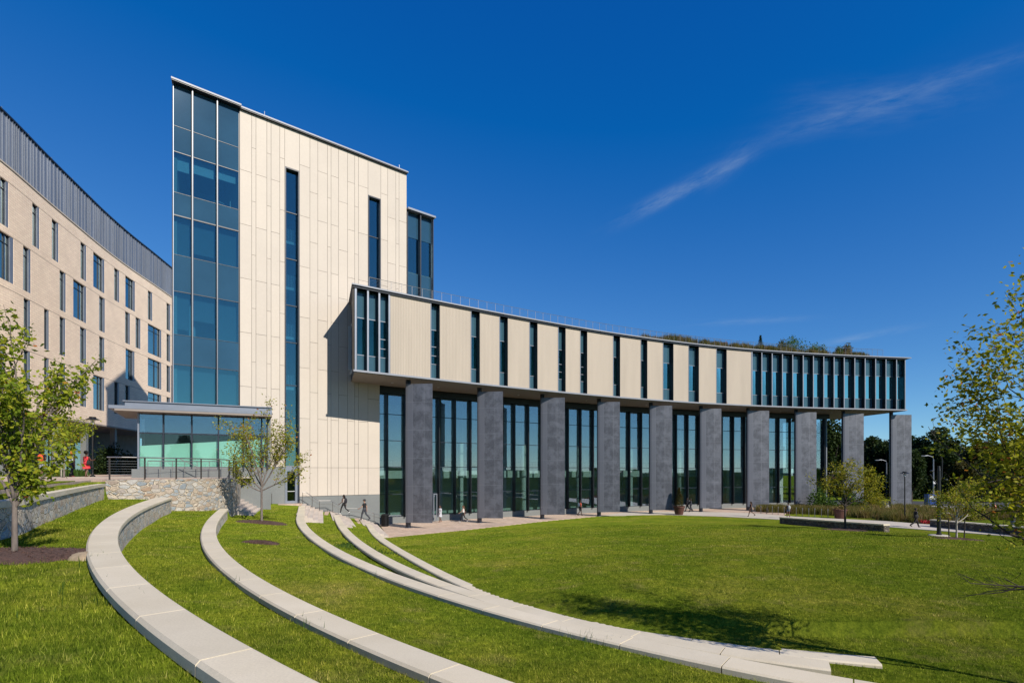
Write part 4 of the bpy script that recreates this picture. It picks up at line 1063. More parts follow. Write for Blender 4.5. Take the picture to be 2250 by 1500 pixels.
# soffit, fascias, roof
sA = [W(t_, -.02) for t_ in np.linspace(tL, tR, 60)]; sB = [W(t_, -12.) for t_ in np.linspace(tL + 3, tR, 60)]; sB[0] = W(tL, 0) + ENDL * 5
for q_ in range(1, 8): sB[q_] = sB[0] + (sB[8] - sB[0]) * q_ / 8
sf = MB(); sf.ribbon(sA, sB, ZB, ZB + .14); sf.build('soffit', 'soffit', wg)
fa = MB(); wseg(fa, tL - .1, tR + .15, .12, -.019, ZB + .05, ZB + .20); fa.build('lower_fascia', 'alu_white', wg)
fa = MB(); wseg(fa, tL - .25, tR + .6, .28, -11.9, ZW - .11, ZW); fa.build('roof_edge', 'alu_white', wg)
fa = MB(); wseg(fa, tL - .1, tR + .1, .14, -.2, ZW - .26, ZW - .111); fa.build('upper_fascia', 'navy', wg)
rf = MB(); wseg(rf, tL + .2, tR, -.3, -11.8, ZW + .001, ZW + .06); rf.build('roof_deck', 'soffit', wg)
Z0, Z1 = ZB + .20, ZW - .26
cream = [(856.5, 946.4), (965.5, 1034.6), (1053.4, 1097.6), (1115, 1163.4), (1180.2, 1226.3), (1242, 1275), (1289.6, 1347.3), (1361.8, 1407.8), (1421.6, 1456.7), (1479, 1512.9), (1535, 1574), (1596, 1650.7)]
for a, b in cream:
    m = MB(); ta, tb = Wpx(a), Wpx(b)
    wseg(m, ta + .03, tb - .03, .0, -.6, Z0, Z1, 0, .6)
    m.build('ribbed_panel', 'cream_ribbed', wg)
    m = MB(); wseg(m, ta - .0, ta + .028, .03, -.6, Z0, Z1); m.build('panel_edge', 'dark', wg)  # black left reveal: shade of the sunless panel side put into its colour
    m = MB(); wseg(m, tb - .028, tb + .03, .03, -.6, Z0, Z1); m.build('panel_edge', 'alu', wg)
tips = [781.5, 808.5, 833.5, 855.5] + [1652.5, 1674, 1696.7, 1719.3, 1741.8, 1764.9, 1787.3, 1810, 1832.7, 1855, 1878.2, 1901, 1924, 1946.7, 1970, 1989]
for px in tips:
    tt = Wpx(px, .03); m = MB(); wseg(m, tt - .055, tt + .055, .0, -.6, Z0, Z1); m.build('fin', 'dark', wg)
    m = MB(); wseg(m, tt - .06, tt + .06, .045, .001, Z0, Z1); m.build('fin_edge', 'alu', wg)
# glazing: three bands
bands = [(Z0, 14.55, 's'), (14.55, 17.6, 'g'), (17.6, Z1, 's')]
gaps = [(781.5, 808.5), (808.5, 833.5), (833.5, 855.5)] + [(cream[i][1], cream[i + 1][0]) for i in range(11)] + list(zip(tips[4:-1], tips[5:]))
for gi, (a, b) in enumerate(gaps):
    ta, tb = Wpx(a), Wpx(b)
    lit = a > 1600
    fr = MB(); pa = MB(); spd = MB()
    for z0, z1_, k in bands:
        if k == 'g': wseg(pa, ta, tb, -.5, -.52, z0 + .03, z1_ - .03)
        else: wseg(spd, ta, tb, -.5, -.54, z0 + .02, z1_ - .02)
    for z in (14.55, 17.6): wseg(fr, ta, tb, -.47, -.6, z - .03, z + .03)
    if gi in (2, 3, 7, 8): 
        for z in (15.3, 16.1): wseg(fr, ta, tb, -.47, -.6, z - .03, z + .03)
    wseg(fr, ta, ta + .05, -.47, -.6, Z0, Z1)
    f = fr.build('window', 'alu', wg); pa.build('pane', 'glass_wing', f); spd.split('spandrel', 'spandrel_wing', f)
# wing interior
m = MB(); wseg(m, tL + .3, tR - .1, -.62, -8.5, 13.6, 13.9); m.split('floor_slab', 'interior', wg)
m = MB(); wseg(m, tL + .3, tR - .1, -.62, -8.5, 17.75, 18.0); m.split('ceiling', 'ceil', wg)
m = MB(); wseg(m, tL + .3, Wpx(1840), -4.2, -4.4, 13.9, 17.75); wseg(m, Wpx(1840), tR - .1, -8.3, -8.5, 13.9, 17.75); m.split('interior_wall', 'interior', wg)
for px in (1700, 1850, 1955):
    t0 = Wpx(px); P = W(t0, -2); MB().cyl(P[0], P[1], 13.9, 17.75, .25, 14).split('interior_column', 'interior_white', wg)
for px in (1663, 1686, 1731, 1822, 1868, 1876):
    P = W(Wpx(px, -1.2), -1.2); MB().box((P[0], P[1], 14.25), (.7, .6, .45), .3).box((P[0], P[1] + .25, 14.6), (.7, .12, .5), .3).build('armchair', 'leaf_green', wg)
# left end wall of the raised volume and right end wall
PL = W(tL, 0)
m = MB(); e = np.array([.944, .33])
m.prism([tuple(PL + ENDL * .02 - e * .02), tuple(PL + ENDL * 5.0 - e * .02), tuple(PL + ENDL * 5.0 + e * .2), tuple(PL + ENDL * .02 + e * .2)], Z0 - .18, Z1 + .25); m.build('end_wall', 'navy', wg)
PR = [W(tR - .05, -o_) for o_ in (.1, 11.9)]; PR2 = [W(tR - .2, -o_) for o_ in (.1, 11.9)]
MB().prism([tuple(PR[0]), tuple(PR[1]), tuple(PR2[1]), tuple(PR2[0])], Z0, Z1).build('end_glazing', 'glass_wing', wg)
m = MB(); wseg(m, tL + 2, tR - .3, -11.8, -12., ZB + .15, ZW - .17); m.build('rear_wall', 'cream', wg)
# columns and fins
cols = [(897, 48.1, 950), (1053.5, 52.7, 1105), (1191.5, 57, 1241), (1316, 60.5, 1362), (1430, 63.9, 1477), (1540, 66.9, 1585), (1643.5, 69.2, 1690), (1749, 71, 1794), (1853, 72.6, 1898), (1958, 74.1, 2003)]
for i, (px, Y, pr_) in enumerate(cols):
    X = (px - CX) * Y / F
    m = MB(); m.cyl(X, Y, -.1, ZB + .01, .225, 24); m.lathe((X, Y, -.01), [(.3, 0), (.3, .05), (.24, .07)], 20)
    c = m.build('column', 'column', wg, smooth=True)
    for p in c.data.polygons: p.use_smooth = len(p.vertices) == 4
    dY = -.45 + .03 * i
    Y2 = Y - .2 + dY; X2 = (pr_ - CX) * Y2 / F
    a = np.array([X - .22, Y - .24]); b = np.array([X2, Y2]); L = np.linalg.norm(b - a); u = (b - a) / L; nn = np.array([u[1], -u[0]])
    sec = [(0, -.10), (.06, .02), (.25, .06), (.8, .075), (1.6, .06), (L, .0), (L, -.05), (1.6, -.12), (.5, -.16), (.06, -.2)]
    pts = [a + u * s_ + nn * w_ for s_, w_ in sec]
    z0, z1_ = .5, 12.60
    mb = MB().prism([tuple(p) for p in pts], z0, z1_); ob = mb.build('fin_panel', 'fin', wg)
    me = ob.data; uvl = me.uv_layers.new(name='UVMap'); n_ = len(sec)
    for poly in me.polygons:
        for li in poly.loop_indices:
            vi = me.loops[li].vertex_index; uvl.data[li].uv = (sec[vi % n_][0] + i * 0, (z0 if vi < n_ else z1_) )
# hall under the wing
tg0, tg1 = -13.4, Wpx(1815, -5.7)
OG = -5.7
gs = np.array([W(t_, OG) for t_ in np.linspace(-14, 50, 600)]); gsl = arclen(gs); gt = np.linspace(-14, 50, 600)
def t_of_px(px): return Wpx(px, OG)
ref = np.interp(t_of_px(997), gt, gsl)
base = MB(); wseg(base, tg0 + .2, tg1, OG + .12, OG - .2, -.1, .62); base.build('stone_plinth', 'greystone', wg)
tr_ = MB()
for z in (.64, 2.8, 5.4, 7.9, 10.4, 12.3): wseg(tr_, tg0, tg1, OG + .05, OG - .1, z - .03, z + .03)
tr_.split('transom', 'navy', wg)
hd = MB(); wseg(hd, tg0, tg1 + .3, OG + .3, OG - .25, 12.331, ZB - .001); hd.build('head_beam', 'dark', wg)
s0 = ref % 1.82; k = 0
while True:
    sv = s0 + k * 1.82; k += 1
    if sv > gsl[-1]: break
    tt = np.interp(sv, gsl, gt)
    if tt < tg0 + .9 or tt > tg1 - .3: continue
    m = MB(); wseg(m, tt - .045, tt + .045, OG + .42, OG - .05, .6, 12.33); m.build('mullion', 'dark', wg)
m = MB(); wseg(m, tg1 - .05, tg1 + .08, OG + .1, OG - .3, .0, 12.33); m.build('mullion', 'alu', wg)
mt_ = []; k = 0
while s0 + k * 1.82 <= gsl[-1]:
    tt = float(np.interp(s0 + k * 1.82, gsl, gt)); k += 1
    if tg0 + .9 <= tt <= tg1 - .3: mt_.append(tt)
mt_ = [tg0] + mt_ + [tg1]; rgl = np.random.default_rng(4)
for a_, b_2 in zip(mt_[:-1], mt_[1:]):
    for z0, z1_ in ((.62, 5.4), (5.4, 12.3)):
        m = MB(); P, Q = W(a_ + .02, OG), W(b_2 - .02, OG); d_ = (Q - P) / np.linalg.norm(Q - P); n_ = np.array([d_[1], -d_[0]]); e_ = rgl.normal(size=4) * .012
        vs = [(*(P + n_ * e_[0]), z0), (*(Q + n_ * e_[1]), z0), (*(Q + n_ * e_[2]), z1_), (*(P + n_ * (e_[0] - e_[1] + e_[2])), z1_)]
        vs += [(x - n_[0] * .03, y - n_[1] * .03, z) for x, y, z in vs]
        m.add(vs, [(0, 1, 2, 3), (7, 6, 5, 4), (0, 4, 5, 1), (1, 5, 6, 2), (2, 6, 7, 3), (3, 7, 4, 0)]); m.build('hall_glazing', 'glass_hall', wg)
# first bay hits the tower corner
# hall interior
m = MB(); wseg(m, tg0 + .5, tg1 - .2, OG - .2, -18, -.12, .02); m.build('hall_floor', 'ceil', wg)
m = MB(); wseg(m, tg0 + .5, tg1 - .2, OG - 3.2, -18, 4.35, 4.7); m.build('mezzanine_slab', 'interior', wg)
m = MB(); wseg(m, tg0 + .5, tg1 - 8, OG - 3.1, OG - 3.25, 4.25, 5.05); m.build('mezzanine_band', 'interior_white', wg)
m = MB()
for tt in np.arange(tg0 + 1, tg1 - 1, .45):
    P = W(tt, OG - 3.2); m.box((P[0], P[1], 5.55), (.03, .03, 1.))
wseg(m, tg0 + 1, tg1 - 8, OG - 3.17, OG - 3.22, 6.05, 6.1); m.build('mezzanine_railing', 'alu', wg)
m = MB(); wseg(m, tg0 + .5, tg1 - .2, -14.5, -14.8, 0, 12.9); m.build('hall_rear_wall', 'interior', wg)
m = MB(); wseg(m, tg0 + .5, tg1 - .2, OG - .25, -14.5, 12.5, 12.9); m.build('hall_ceiling', 'ceil', wg)
m = MB()
for k_ in range(14):
    tt = -8 + k_ * 3.7; wseg(m, tt, tt + 2.4, OG - 4.6, OG - 5.6, 8.2, 8.6)
m.split('hanging_baffle', 'interior', wg)
for px in (1012, 1150, 1271, 1385, 1492, 1597, 1704):
    P = W(Wpx(px, OG - 1.8), OG - 1.8)
    MB().cyl(P[0], P[1], 0, 12.5, .30, 18).split('interior_column', 'interior_white', wg)
for k_ in range(9):
    P = W(-7 + k_ * 5.2, OG - 1.6 - (k_ % 3) * .5); MB().lathe((P[0] + 1.1, P[1], 0.02), [(.45, 0), (.5, .1), (.5, .4), (.42, .45)], 14).build('lounge_seat', ['leaf_green', 'interior_white', 'terracotta'][k_ % 3], wg)
# hall doors beside the first fins
for px in (958, ):
    P0, P1 = W(Wpx(953, OG + .1), OG + .1), W(Wpx(959.5, OG + .1), OG + .1)
    m = MB(); z_ = 2.75
    for Q in (P0, P1): m.box((Q[0], Q[1], z_ / 2), (.09, .09, z_), .6)
    dm = (P0 + P1) / 2; L = np.linalg.norm(P1 - P0); ang = math.atan2(*(P1 - P0)[::-1])
    m.box((dm[0], dm[1], z_ - .05), (L, .07, .09), ang); m.build('hall_door_frame', 'alu', wg)
# scupper lights under the soffit
m = MB()
for k_ in range(16):
    P = W(-9 + k_ * 3.8, -3.2); m.cyl(P[0], P[1], ZB - .03, ZB - .001, .11, 10)
m.split('downlight', 'white', wg)

# roof railing
tr0, tr1 = Wpx(811, -.9), Wpx(1940, -.9)
rr = empty('roof_railing', (10, 62, 20.1), 'thin steel mesh railing along the curved roof edge', 'railing')
ZP = ZW + .06
n = 78; posts = []
P = W(tr0, -.9); p0 = MB().box((P[0], P[1], ZP + .55), (.022, .022, 1.1), .5).build('post', 'alu_white', rr)
for i, tt in enumerate(np.linspace(tr0, tr1, n)):
    if i == 0: continue
    Q = W(tt, -.9); c = p0.copy(); COL.objects.link(c); c.parent = rr; c.location = (Q[0] - P[0], Q[1] - P[1], 0)
m = MB(); m.tube([(*p, ZP + 1.1) for p in wpts(tr0, tr1, -.9)], .02, 6); m.build('top_rail', 'steel', rr)
m = MB()
for z in np.arange(.12, 1.05, .12): m.tube([(*p, ZP + z) for p in wpts(tr0, tr1, -.9)], .006, 3, cap=False)
m.build('cable', 'alu_white', rr)

# ---------------------------------------------------------------- pavilion with canopy
pv = empty('entrance_pavilion', (-21, 36.5, 4.6), 'low glazed pavilion with frosted panes under a flat projecting canopy', 'building')
PA = np.array(at(303.5, 905, 35.).xy); PBp = np.array(at(588, 916, 38.3).xy)
pu = (PBp - PA); PLn = np.linalg.norm(pu); pu /= PLn; pnn = np.array([pu[1], -pu[0]])
def PP(px, off=0):
    g = (px - CX) / F; b = PA + pnn * off; s = (g * b[1] - b[0]) / (pu[0] - g * pu[1]); return b + pu * s
def pstrip(mb, a, b, z0, z1, o0, o1, mi=0):
    A, B = PP(a), PP(b); mb.prism([tuple(A + pnn * o0), tuple(A + pnn * o1), tuple(B + pnn * o1), tuple(B + pnn * o0)], z0, z1, mi)
m = MB(); pstrip(m, 303.5, 500, 4.3, 5.28, .06, -.3); pstrip(m, 500.2, 588, 2.1, 5.28, .06, -.3); q_ = PP(588); m.prism([tuple(q_ + pnn * .06), tuple(q_ - pnn * 6), tuple(q_ - pnn * 6 + pu * .2), tuple(q_ + pnn * .06 + pu * .2)], 2.1, 5.28); m.split('stone_base', 'greystone', pv)
pm_ = [304.5, 359.3, 421.5, 480, 535, 575, 587]
gfr = MB(); gtop = MB(); glow = MB()
for a, b in zip(pm_[:-1], pm_[1:]):
    pstrip(gtop, a, b, 7.45, 8.7, 0, -.03); pstrip(glow, a, b, 5.29, 7.45, 0, -.03)
    pstrip(gfr, a, b, 7.42, 7.50, .05, -.1)
gtop.split('upper_glazing', 'glass_hall', pv); glow.split('lower_glazing', 'glass_clear', pv)
gfr.split('transom', 'navy', pv)
m = MB(); pstrip(m, 305.5, 586, 5.3, 6.62, -.12, -.14); 
q0, q1 = PP(305.5), PP(586)
m2_ = MB(); m2_.v = [(*(q0 - pnn * .14), 5.3), (*(q1 - pnn * .14), 5.3), (*(q1 - pnn * .14), 7.25), (*(q0 - pnn * .14), 6.62), (*(q0 - pnn * .17), 5.3), (*(q1 - pnn * .17), 5.3), (*(q1 - pnn * .17), 7.25), (*(q0 - pnn * .17), 6.62)]
m2_.f = [(0, 1, 2, 3), (7, 6, 5, 4), (0, 4, 5, 1), (1, 5, 6, 2), (2, 6, 7, 3), (3, 7, 4, 0)]; m2_.m = [0] * 6; m2_.build('frosted_screen', 'frosted', pv)
for px in pm_:
    P = PP(px); m = MB(); m.prism([tuple(P - pu * .045 + pnn * .12), tuple(P - pu * .045 - pnn * .1), tuple(P + pu * .045 - pnn * .1), tuple(P + pu * .045 + pnn * .12)], 5.0 if px > 305 else 4.6, 8.72)
    m.build('mullion', 'alu' if px < 305 else 'navy', pv)
m = MB(); bkL = PA + np.array([-.55, .835]) * 7
m.prism([tuple(PA - pnn * .1), tuple(bkL), tuple(bkL + pu * .1), tuple(PA - pnn * .1 + pu * .1)], 5.28, 8.7); m.split('side_glazing', 'glass_hall', pv)
m = MB(); m.prism([tuple(PA - pnn * 4.0 - pu * .2), tuple(PA - pnn * 4.2 - pu * .2), tuple(PBp - pnn * 4.2), tuple(PBp - pnn * 4.0)], 4.3, 8.7)
m.prism([tuple(PBp - pnn * .2), tuple(PBp - pnn * 5), tuple(PBp - pnn * 5 + pu * .2), tuple(PBp - pnn * .2 + pu * .2)], 2.4, 8.7); m.split('interior_wall', 'interior_dark', pv)
cn = MB(); o1 = 1.1
cA = PA + pnn * o1 - pu * .75; cB = PBp + pnn * o1 + pu * .25
cn.prism([tuple(cA - pu * .3), tuple(PA - pu * 1.5 - pnn * 5), tuple(PBp - pnn * 5 + pu * .2), tuple(cB)], 8.74, 8.86); cn.build('canopy_soffit', 'soffit', pv)
cn = MB()
# tapered canopy edge, then a taller gutter set back from it
cn.prism([tuple(cA - pu * .6 + pnn * .02), tuple(PA - pu * 1.7 - pnn * 5), tuple(PBp - pnn * 5 + pu * .2), tuple(cB + pnn * .02)], 8.861, 9.06)
cn.prism([tuple(cA + pu * .2 - pnn * .18), tuple(PA - pu * .9 - pnn * 5), tuple(PBp - pnn * 5 + pu * .2), tuple(cB - pnn * .18)], 9.061, 9.33)
cn.prism([tuple(cA + pu * .1 - pnn * .08), tuple(PA - pu * 1.0 - pnn * 5), tuple(PBp - pnn * 5 + pu * .2), tuple(cB - pnn * .08)], 9.331, 9.39)
cn.build('canopy', 'alu', pv)
# plinth wall with the ramp in front of the pavilion
rw = empty('ramp_wall', (-22, 32, 4.6), 'low grey stone ramp wall behind the terrace railing', 'wall')
a, b = at(289, 1020, 33.0).xy, at(520, 1020, 35.2).xy
MB().prism([tuple(a), tuple(b), (b[0] - .1, b[1] + .3), (a[0] - .1, a[1] + .3)], 4.5, 5.12).build('stonework', 'greystone', rw)
m = MB()
for i in range(7):
    px = 325 + i * 27; p = at(px, 1000, 32.9 + i * .3); m.tube([(p.x, p.y, 4.6), (p.x, p.y, 5.62)], .018, 6)
pts = [at(325 + i * 27, 1000, 32.9 + i * .3) for i in range(7)]
m.tube([(p.x, p.y, 5.62) for p in pts], .022, 6); m.tube([(p.x, p.y, 5.2) for p in pts], .01, 5)
m.tube([(pts[3].x, pts[3].y - .5, 5.75), (pts[5].x, pts[5].y - .6, 5.05), (pts[6].x, pts[6].y - .6, 5.05)], .022, 6); m.build('handrail', 'steel', rw)

# ---------------------------------------------------------------- brick building
bb = empty('brick_building', (-34, 45, 4.6), 'long buff brick building with a ribbed grey metal top storey', 'building')
KB = 1.27     # survey scale that gives it the tower's storey height
BP = KB * np.array([(-60, 0), (-28.8, 20), (-30.2, 26), (-31.3, 31.5), (-32.0, 34.8), (-33.2, 39.0), (-34.4, 43.5), (-35.5, 47.8), (-36.4, 52.2), (-37.1, 56.7), (-37.8, 60.8), (-38.6, 66)][1:])
BC = interp_curve([tuple(x) for x in BP], 120)
BS = arclen(BC); BPX = CX + F * BC[:, 0] / BC[:, 1]
def Bs(px): return float(np.interp(px, BPX, BS))
Tn = np.gradient(BC, axis=0); Tn /= np.linalg.norm(Tn, axis=1)[:, None]; BN = np.stack([Tn[:, 1], -Tn[:, 0]], 1)   # outwards (to the right / camera)
def BPt(s, off=0):
    return np.array([np.interp(s, BS, BC[:, i] + BN[:, i] * off) for i in (0, 1)])
def bseg(mb, s0, s1, o0, o1, z0, z1, mi=0, step=1.2):
    n = max(2, int((s1 - s0) / step) + 1); ss = np.linspace(s0, s1, n)
    mb.ribbon([tuple(BPt(s, o0)) for s in ss], [tuple(BPt(s, o1)) for s in ss], z0, z1, mi)
SE = BS[-1]
rows = [(20.4, 23.3), (17.0, 19.95), (13.65, 16.5), (10.2, 13.05)]
rows = [(5 + (a - 5) * KB, 5 + (b - 5) * KB) for a, b in rows]
wins = [[(-150, -120), (-60, -35), (0, 19), (71, 87), (114, 129), (177, 190), (205, 230), (251, 262.5), (275.5, 297), (325, 335), (366, 374.5)],
        [(-110, -85), (-10, 30), (51, 68), (131, 145), (161, 190), (218, 231), (275, 286), (298, 309), (325, 355), (366, 374.5)],
        [(-140, -100), (-30, -10), (52, 67), (97, 108), (131, 144), (176, 190), (218, 230), (276, 296), (325, 355), (366, 374.5)],
        [(-120, -90), (-10, 10), (52, 67), (97, 108), (131, 144), (176, 190), (205, 230), (251, 262), (275, 286), (325, 355), (366, 374.5)]]
wall = MB(); ZBK, ZMT = 5 + 19.25 * KB, 5 + 22.5 * KB; ZU = 5 + 4 * KB
levels = [ZU] + [z for r_ in rows[::-1] for z in r_] + [ZBK]
for i in range(0, len(levels), 2): bseg(wall, 0, SE, 0, -.4, levels[i] + .0, levels[i + 1] - .0)
for (z0, z1_), ws in zip(rows, wins):
    prev = 0
    for a, b in ws:
        sa, sb = Bs(a), Bs(b); bseg(wall, prev, sa, 0, -.4, z0, z1_); prev = sb
    bseg(wall, prev, SE, 0, -.4, z0, z1_)
wall.build('brick_wall', 'brick', bb)
cj = MB()
for z in [r_[1] + .03 for r_ in rows]: bseg(cj, 0, SE, .004, -.01, z, z + .03)
cj.split('control_joint', 'joint', bb)
for ri, ((z0, z1_), ws) in enumerate(zip(rows, wins)):
    for a, b in ws:
        sa, sb = Bs(a), Bs(b); wdt = sb - sa
        fr = MB(); jw = min(.42, wdt * .27)
        bseg(fr, sb - jw, sb - .01, -.02, -.14, z0 + .01, z1_ - .01, 1)
        for (q0, q1) in ((sa + .005, sa + .06), (sb - jw - .06, sb - jw - .005)): bseg(fr, q0, q1, -.12, -.28, z0 + .01, z1_ - .01)
        bseg(fr, sa + .06, sb - jw - .06, -.12, -.28, z0 + .01, z0 + .07); bseg(fr, sa + .06, sb - jw - .06, -.12, -.28, z1_ - .07, z1_ - .01)
        bseg(fr, sa + .06, sb - jw - .06, -.14, -.26, z1_ - .75, z1_ - .70)
        if wdt > 1.9: mid = (sa + sb - jw) / 2 + .3; bseg(fr, mid, mid + .07, -.13, -.27, z0 + .07, z1_ - .07)
        f = fr.build('window', ['navy', 'alu'], bb)
        pn = MB(); bseg(pn, sa + .05, sb - jw - .05, -.2, -.215, z0 + .03, z1_ - .03); pn.build('pane', 'glass_brick', f)
        cu = MB(); fr_ = [.5, 1., .65, .8, .4][(ri * 3 + int(a)) % 5]
        bseg(cu, sa + .05, sa + .05 + (wdt - jw - .1) * fr_, -.45, -.47, z0, z1_); cu.build('curtain', 'interior', f)
m = MB(); bseg(m, 0, SE, -1.6, -1.8, ZU, ZBK); m.split('interior_wall', 'interior_dark', bb)
mt = MB(); bseg(mt, 0, SE, -.08, -.4, ZBK + .13, ZMT); s_ = 0; k = 0
random.seed(3)
while s_ < SE - .3:
    s_ += random.choice((.28, .3, .42, .52, .62)); bseg(mt, s_, s_ + .05, .0, -.079, ZBK + .13, ZMT, 0)
add('zinc', pm('zinc_cladding', (.24, .275, .345), .42, metal=.35, var=.12, scale=1.1, stretch=(1, 1, .1)))
mt.build('ribbed_metal_storey', 'zinc', bb)
m = MB(); bseg(m, 0, SE, .05, -.5, ZMT, ZMT + .14); m.build('parapet_cap', 'navy', bb)
m = MB(); bseg(m, 0, SE, .07, -.3, ZBK, ZBK + .129); m.build('brick_coping', 'cream', bb)
m = MB()
for k in range(12): P = BPt(4 + k * 3.7, -.3); m.tube([(P[0], P[1], ZMT), (P[0], P[1], ZMT + .6)], .02, 4)
m.split('lightning_rod', 'alu', bb)
m = MB(); bseg(m, 0, SE, -.001, -7, ZU - .15, ZU - .001); m.build('undercroft_ceiling', 'soffit', bb)
# recessed ground floor
m = MB(); bseg(m, 0, SE, -6.2, -6.5, 4.5, ZU - .15); m.build('recessed_wall', 'interior_dark', bb)
for a, b in ((-40, 30), (60, 100), (105, 135), (150, 175), (236, 262), (264, 300)):
    sa, sb = Bs(a), Bs(b); fr = MB()
    for q in np.linspace(sa, sb, 4): bseg(fr, q - .05, q + .05, -6.05, -6.19, 4.6, 8.4)
    bseg(fr, sa, sb, -6.04, -6.19, 7.4, 7.5)
    f = fr.build('shopfront', 'alu', bb); pn = MB(); bseg(pn, sa, sb, -6.12, -6.14, 4.65, 8.4); pn.build('pane', 'glass_brick', f)
for px in (30, 140, 200, 262):
    P = BPt(Bs(px), -.6); MB().box((P[0], P[1], (4.6 + ZU - .16) / 2), (.5, .5, ZU - .16 - 4.6), .25).build('pier', 'greystone', bb)
# roof slab
MB().ribbon([tuple(BPt(s, -.4)) for s in np.linspace(0, SE, 30)], [tuple(BPt(s, -14)) for s in np.linspace(0, SE, 30)], ZMT - .3, ZMT - .01).build('roof', 'soffit', bb)

# ---------------------------------------------------------------- railings
def put_railing():
    root = empty('terrace_railing', (BAS[40][0], BAS[40][1], 4.6), 'stainless steel cable railing along the top of the rounded rubble wall', 'railing')
    C = offset(BAS, .22); s = arclen(C)
    s_end = s[-1] * .80
    P = lambda q, z: (float(np.interp(q, s, C[:, 0])), float(np.interp(q, s, C[:, 1])), z)
    n = 11
    pxs = [222, 286, 344, 397, 447, 493, 506, 515, 524, 528, 529]
    cpx = CX + F * C[:, 0] / C[:, 1]
    q = list(np.linspace(.1, s_end, 13))
    p0 = None
    for i, t_ in enumerate(q):
        a = P(t_, 4.58)
        if p0 is None: p0 = MB().box((a[0], a[1], 5.1), (.045, .06, 1.03), 0).build('post', 'darksteel', root); pa = a
        else:
            c = p0.copy(); COL.objects.link(c); c.parent = root; c.location = (a[0] - pa[0], a[1] - pa[1], 0)
    T_ = np.linspace(0, s_end, 60)
    MB().tube([P(x, 5.64) for x in T_], .028, 8).build('top_rail', 'steel', root)
    m = MB()
    for z in (.12, .24, .36, .48, .6, .72, .84): m.tube([P(x, 4.62 + z) for x in T_], .007, 4, cap=False)
    m.build('cable', 'steel', root)
put_railing()
def handrail(label, pts, posts, wall_off=None):
    c = Vector(pts[0]); root = empty('stair_handrail', (c.x, c.y, c.z - .9), label, 'handrail', 'steel handrails beside the stairs')
    MB().tube(pts, .025, 7).build('top_rail', 'steel', root)
    MB().tube([(p[0], p[1], p[2] - .28) for p in pts], .014, 6).build('lower_rail', 'steel', root)
    for p in posts:
        MB().tube([(p[0], p[1], p[2] - .95), (p[0], p[1], p[2])], .02, 6).build('post', 'darksteel', root)
def tp(px, z, off=1.0): P = T(px, off); return (P[0], P[1], z)
Q = [tp(664, 3.25), tp(672, 3.25), tp(700, 2.5), tp(726, 2.48), tp(757, 1.75), tp(785, 1.7), tp(838, .96)]
handrail('long steel handrail stepping down past the two people on the stairs', Q, [tp(665, 3.25), tp(686, 2.88), tp(702, 2.5), tp(731, 2.4), tp(767, 1.74), tp(822, 1.18), tp(838, .96)])
Q = [tp(531, 4.5, 1.2), tp(545, 4.3, 1.2), tp(585, 3.3, 1.2), tp(597, 3.25, 1.2)]
handrail('short steel handrail in front of the grey stone base left of the door', Q, [tp(541, 4.4, 1.2), tp(571, 3.7, 1.2), tp(597, 3.25, 1.2)])

# ---------------------------------------------------------------- vegetation
def leaves_np(C, size, rng, droop=.3, aspect=.55, per=1, spread=0.):
    """C (n,3) leaf centres -> folded two-triangle-pair leaves"""
    n = len(C)
    d = rng.normal(size=(n, 3)); d[:, 2] = d[:, 2] * .5 - droop; d /= np.linalg.norm(d, axis=1)[:, None]
    u = np.cross(d, rng.normal(size=(n, 3))); u /= np.linalg.norm(u, axis=1)[:, None]
    nn = np.cross(u, d)
    s = size * rng.uniform(.6, 1.25, n)[:, None]; w = s * aspect
    p0 = C; p1 = C + d * s * .5 + u * w * .5 + nn * s * .06; p2 = C + d * s; p3 = C + d * s * .5 - u * w * .5 + nn * s * .06; 
    V = np.stack([p0, p1, p2, p3], 1).reshape(-1, 3)
    i = np.arange(n)[:, None] * 4; Fq = np.concatenate([i + [0, 1, 2], i + [0, 2, 3]], 0).reshape(-1, 3)
    return V, Fq, np.repeat(rng.uniform(0, 1, n) ** .9, 4)
def grow(rng, base, d, L, r, depth, params, segs, tips):
    """recursive limb: list of (points, radii) and leaf anchor points"""
    n = 5; pts = [np.array(base)]; rad = [r]; p = np.array(base, float); d = np.array(d, float); d /= np.linalg.norm(d)
    up_ = params.get('up', .15)
    for i in range(n):
        d = d + rng.normal(size=3) * params.get('wob', .12) + np.array([0, 0, up_]) * .25; d /= np.linalg.norm(d)
        p = p + d * L / n; pts.append(p.copy()); rad.append(r * (1 - .55 * (i + 1) / n))
        if depth <= params.get('leafdepth', 1): tips.append((p.copy(), depth))
    segs.append((pts, rad))
    if depth == 0: return
    k = params['kids'][depth]
    for j in range(k):
        f = rng.uniform(.35, 1.) if j else 1.
        q = pts[min(n, int(f * n))]
        a = rng.uniform(0, 2 * math.pi); e = d.copy()
        o_ = np.cross(d, [math.cos(a), math.sin(a), .3]); o_ /= np.linalg.norm(o_) + 1e-6
        dd = d + o_ * params.get('spread', .7) * rng.uniform(.6, 1.2)
        grow(rng, q, dd, L * params.get('lf', .66) * rng.uniform(.75, 1.15), rad[min(n, int(f * n))] * .72, depth - 1, params, segs, tips)
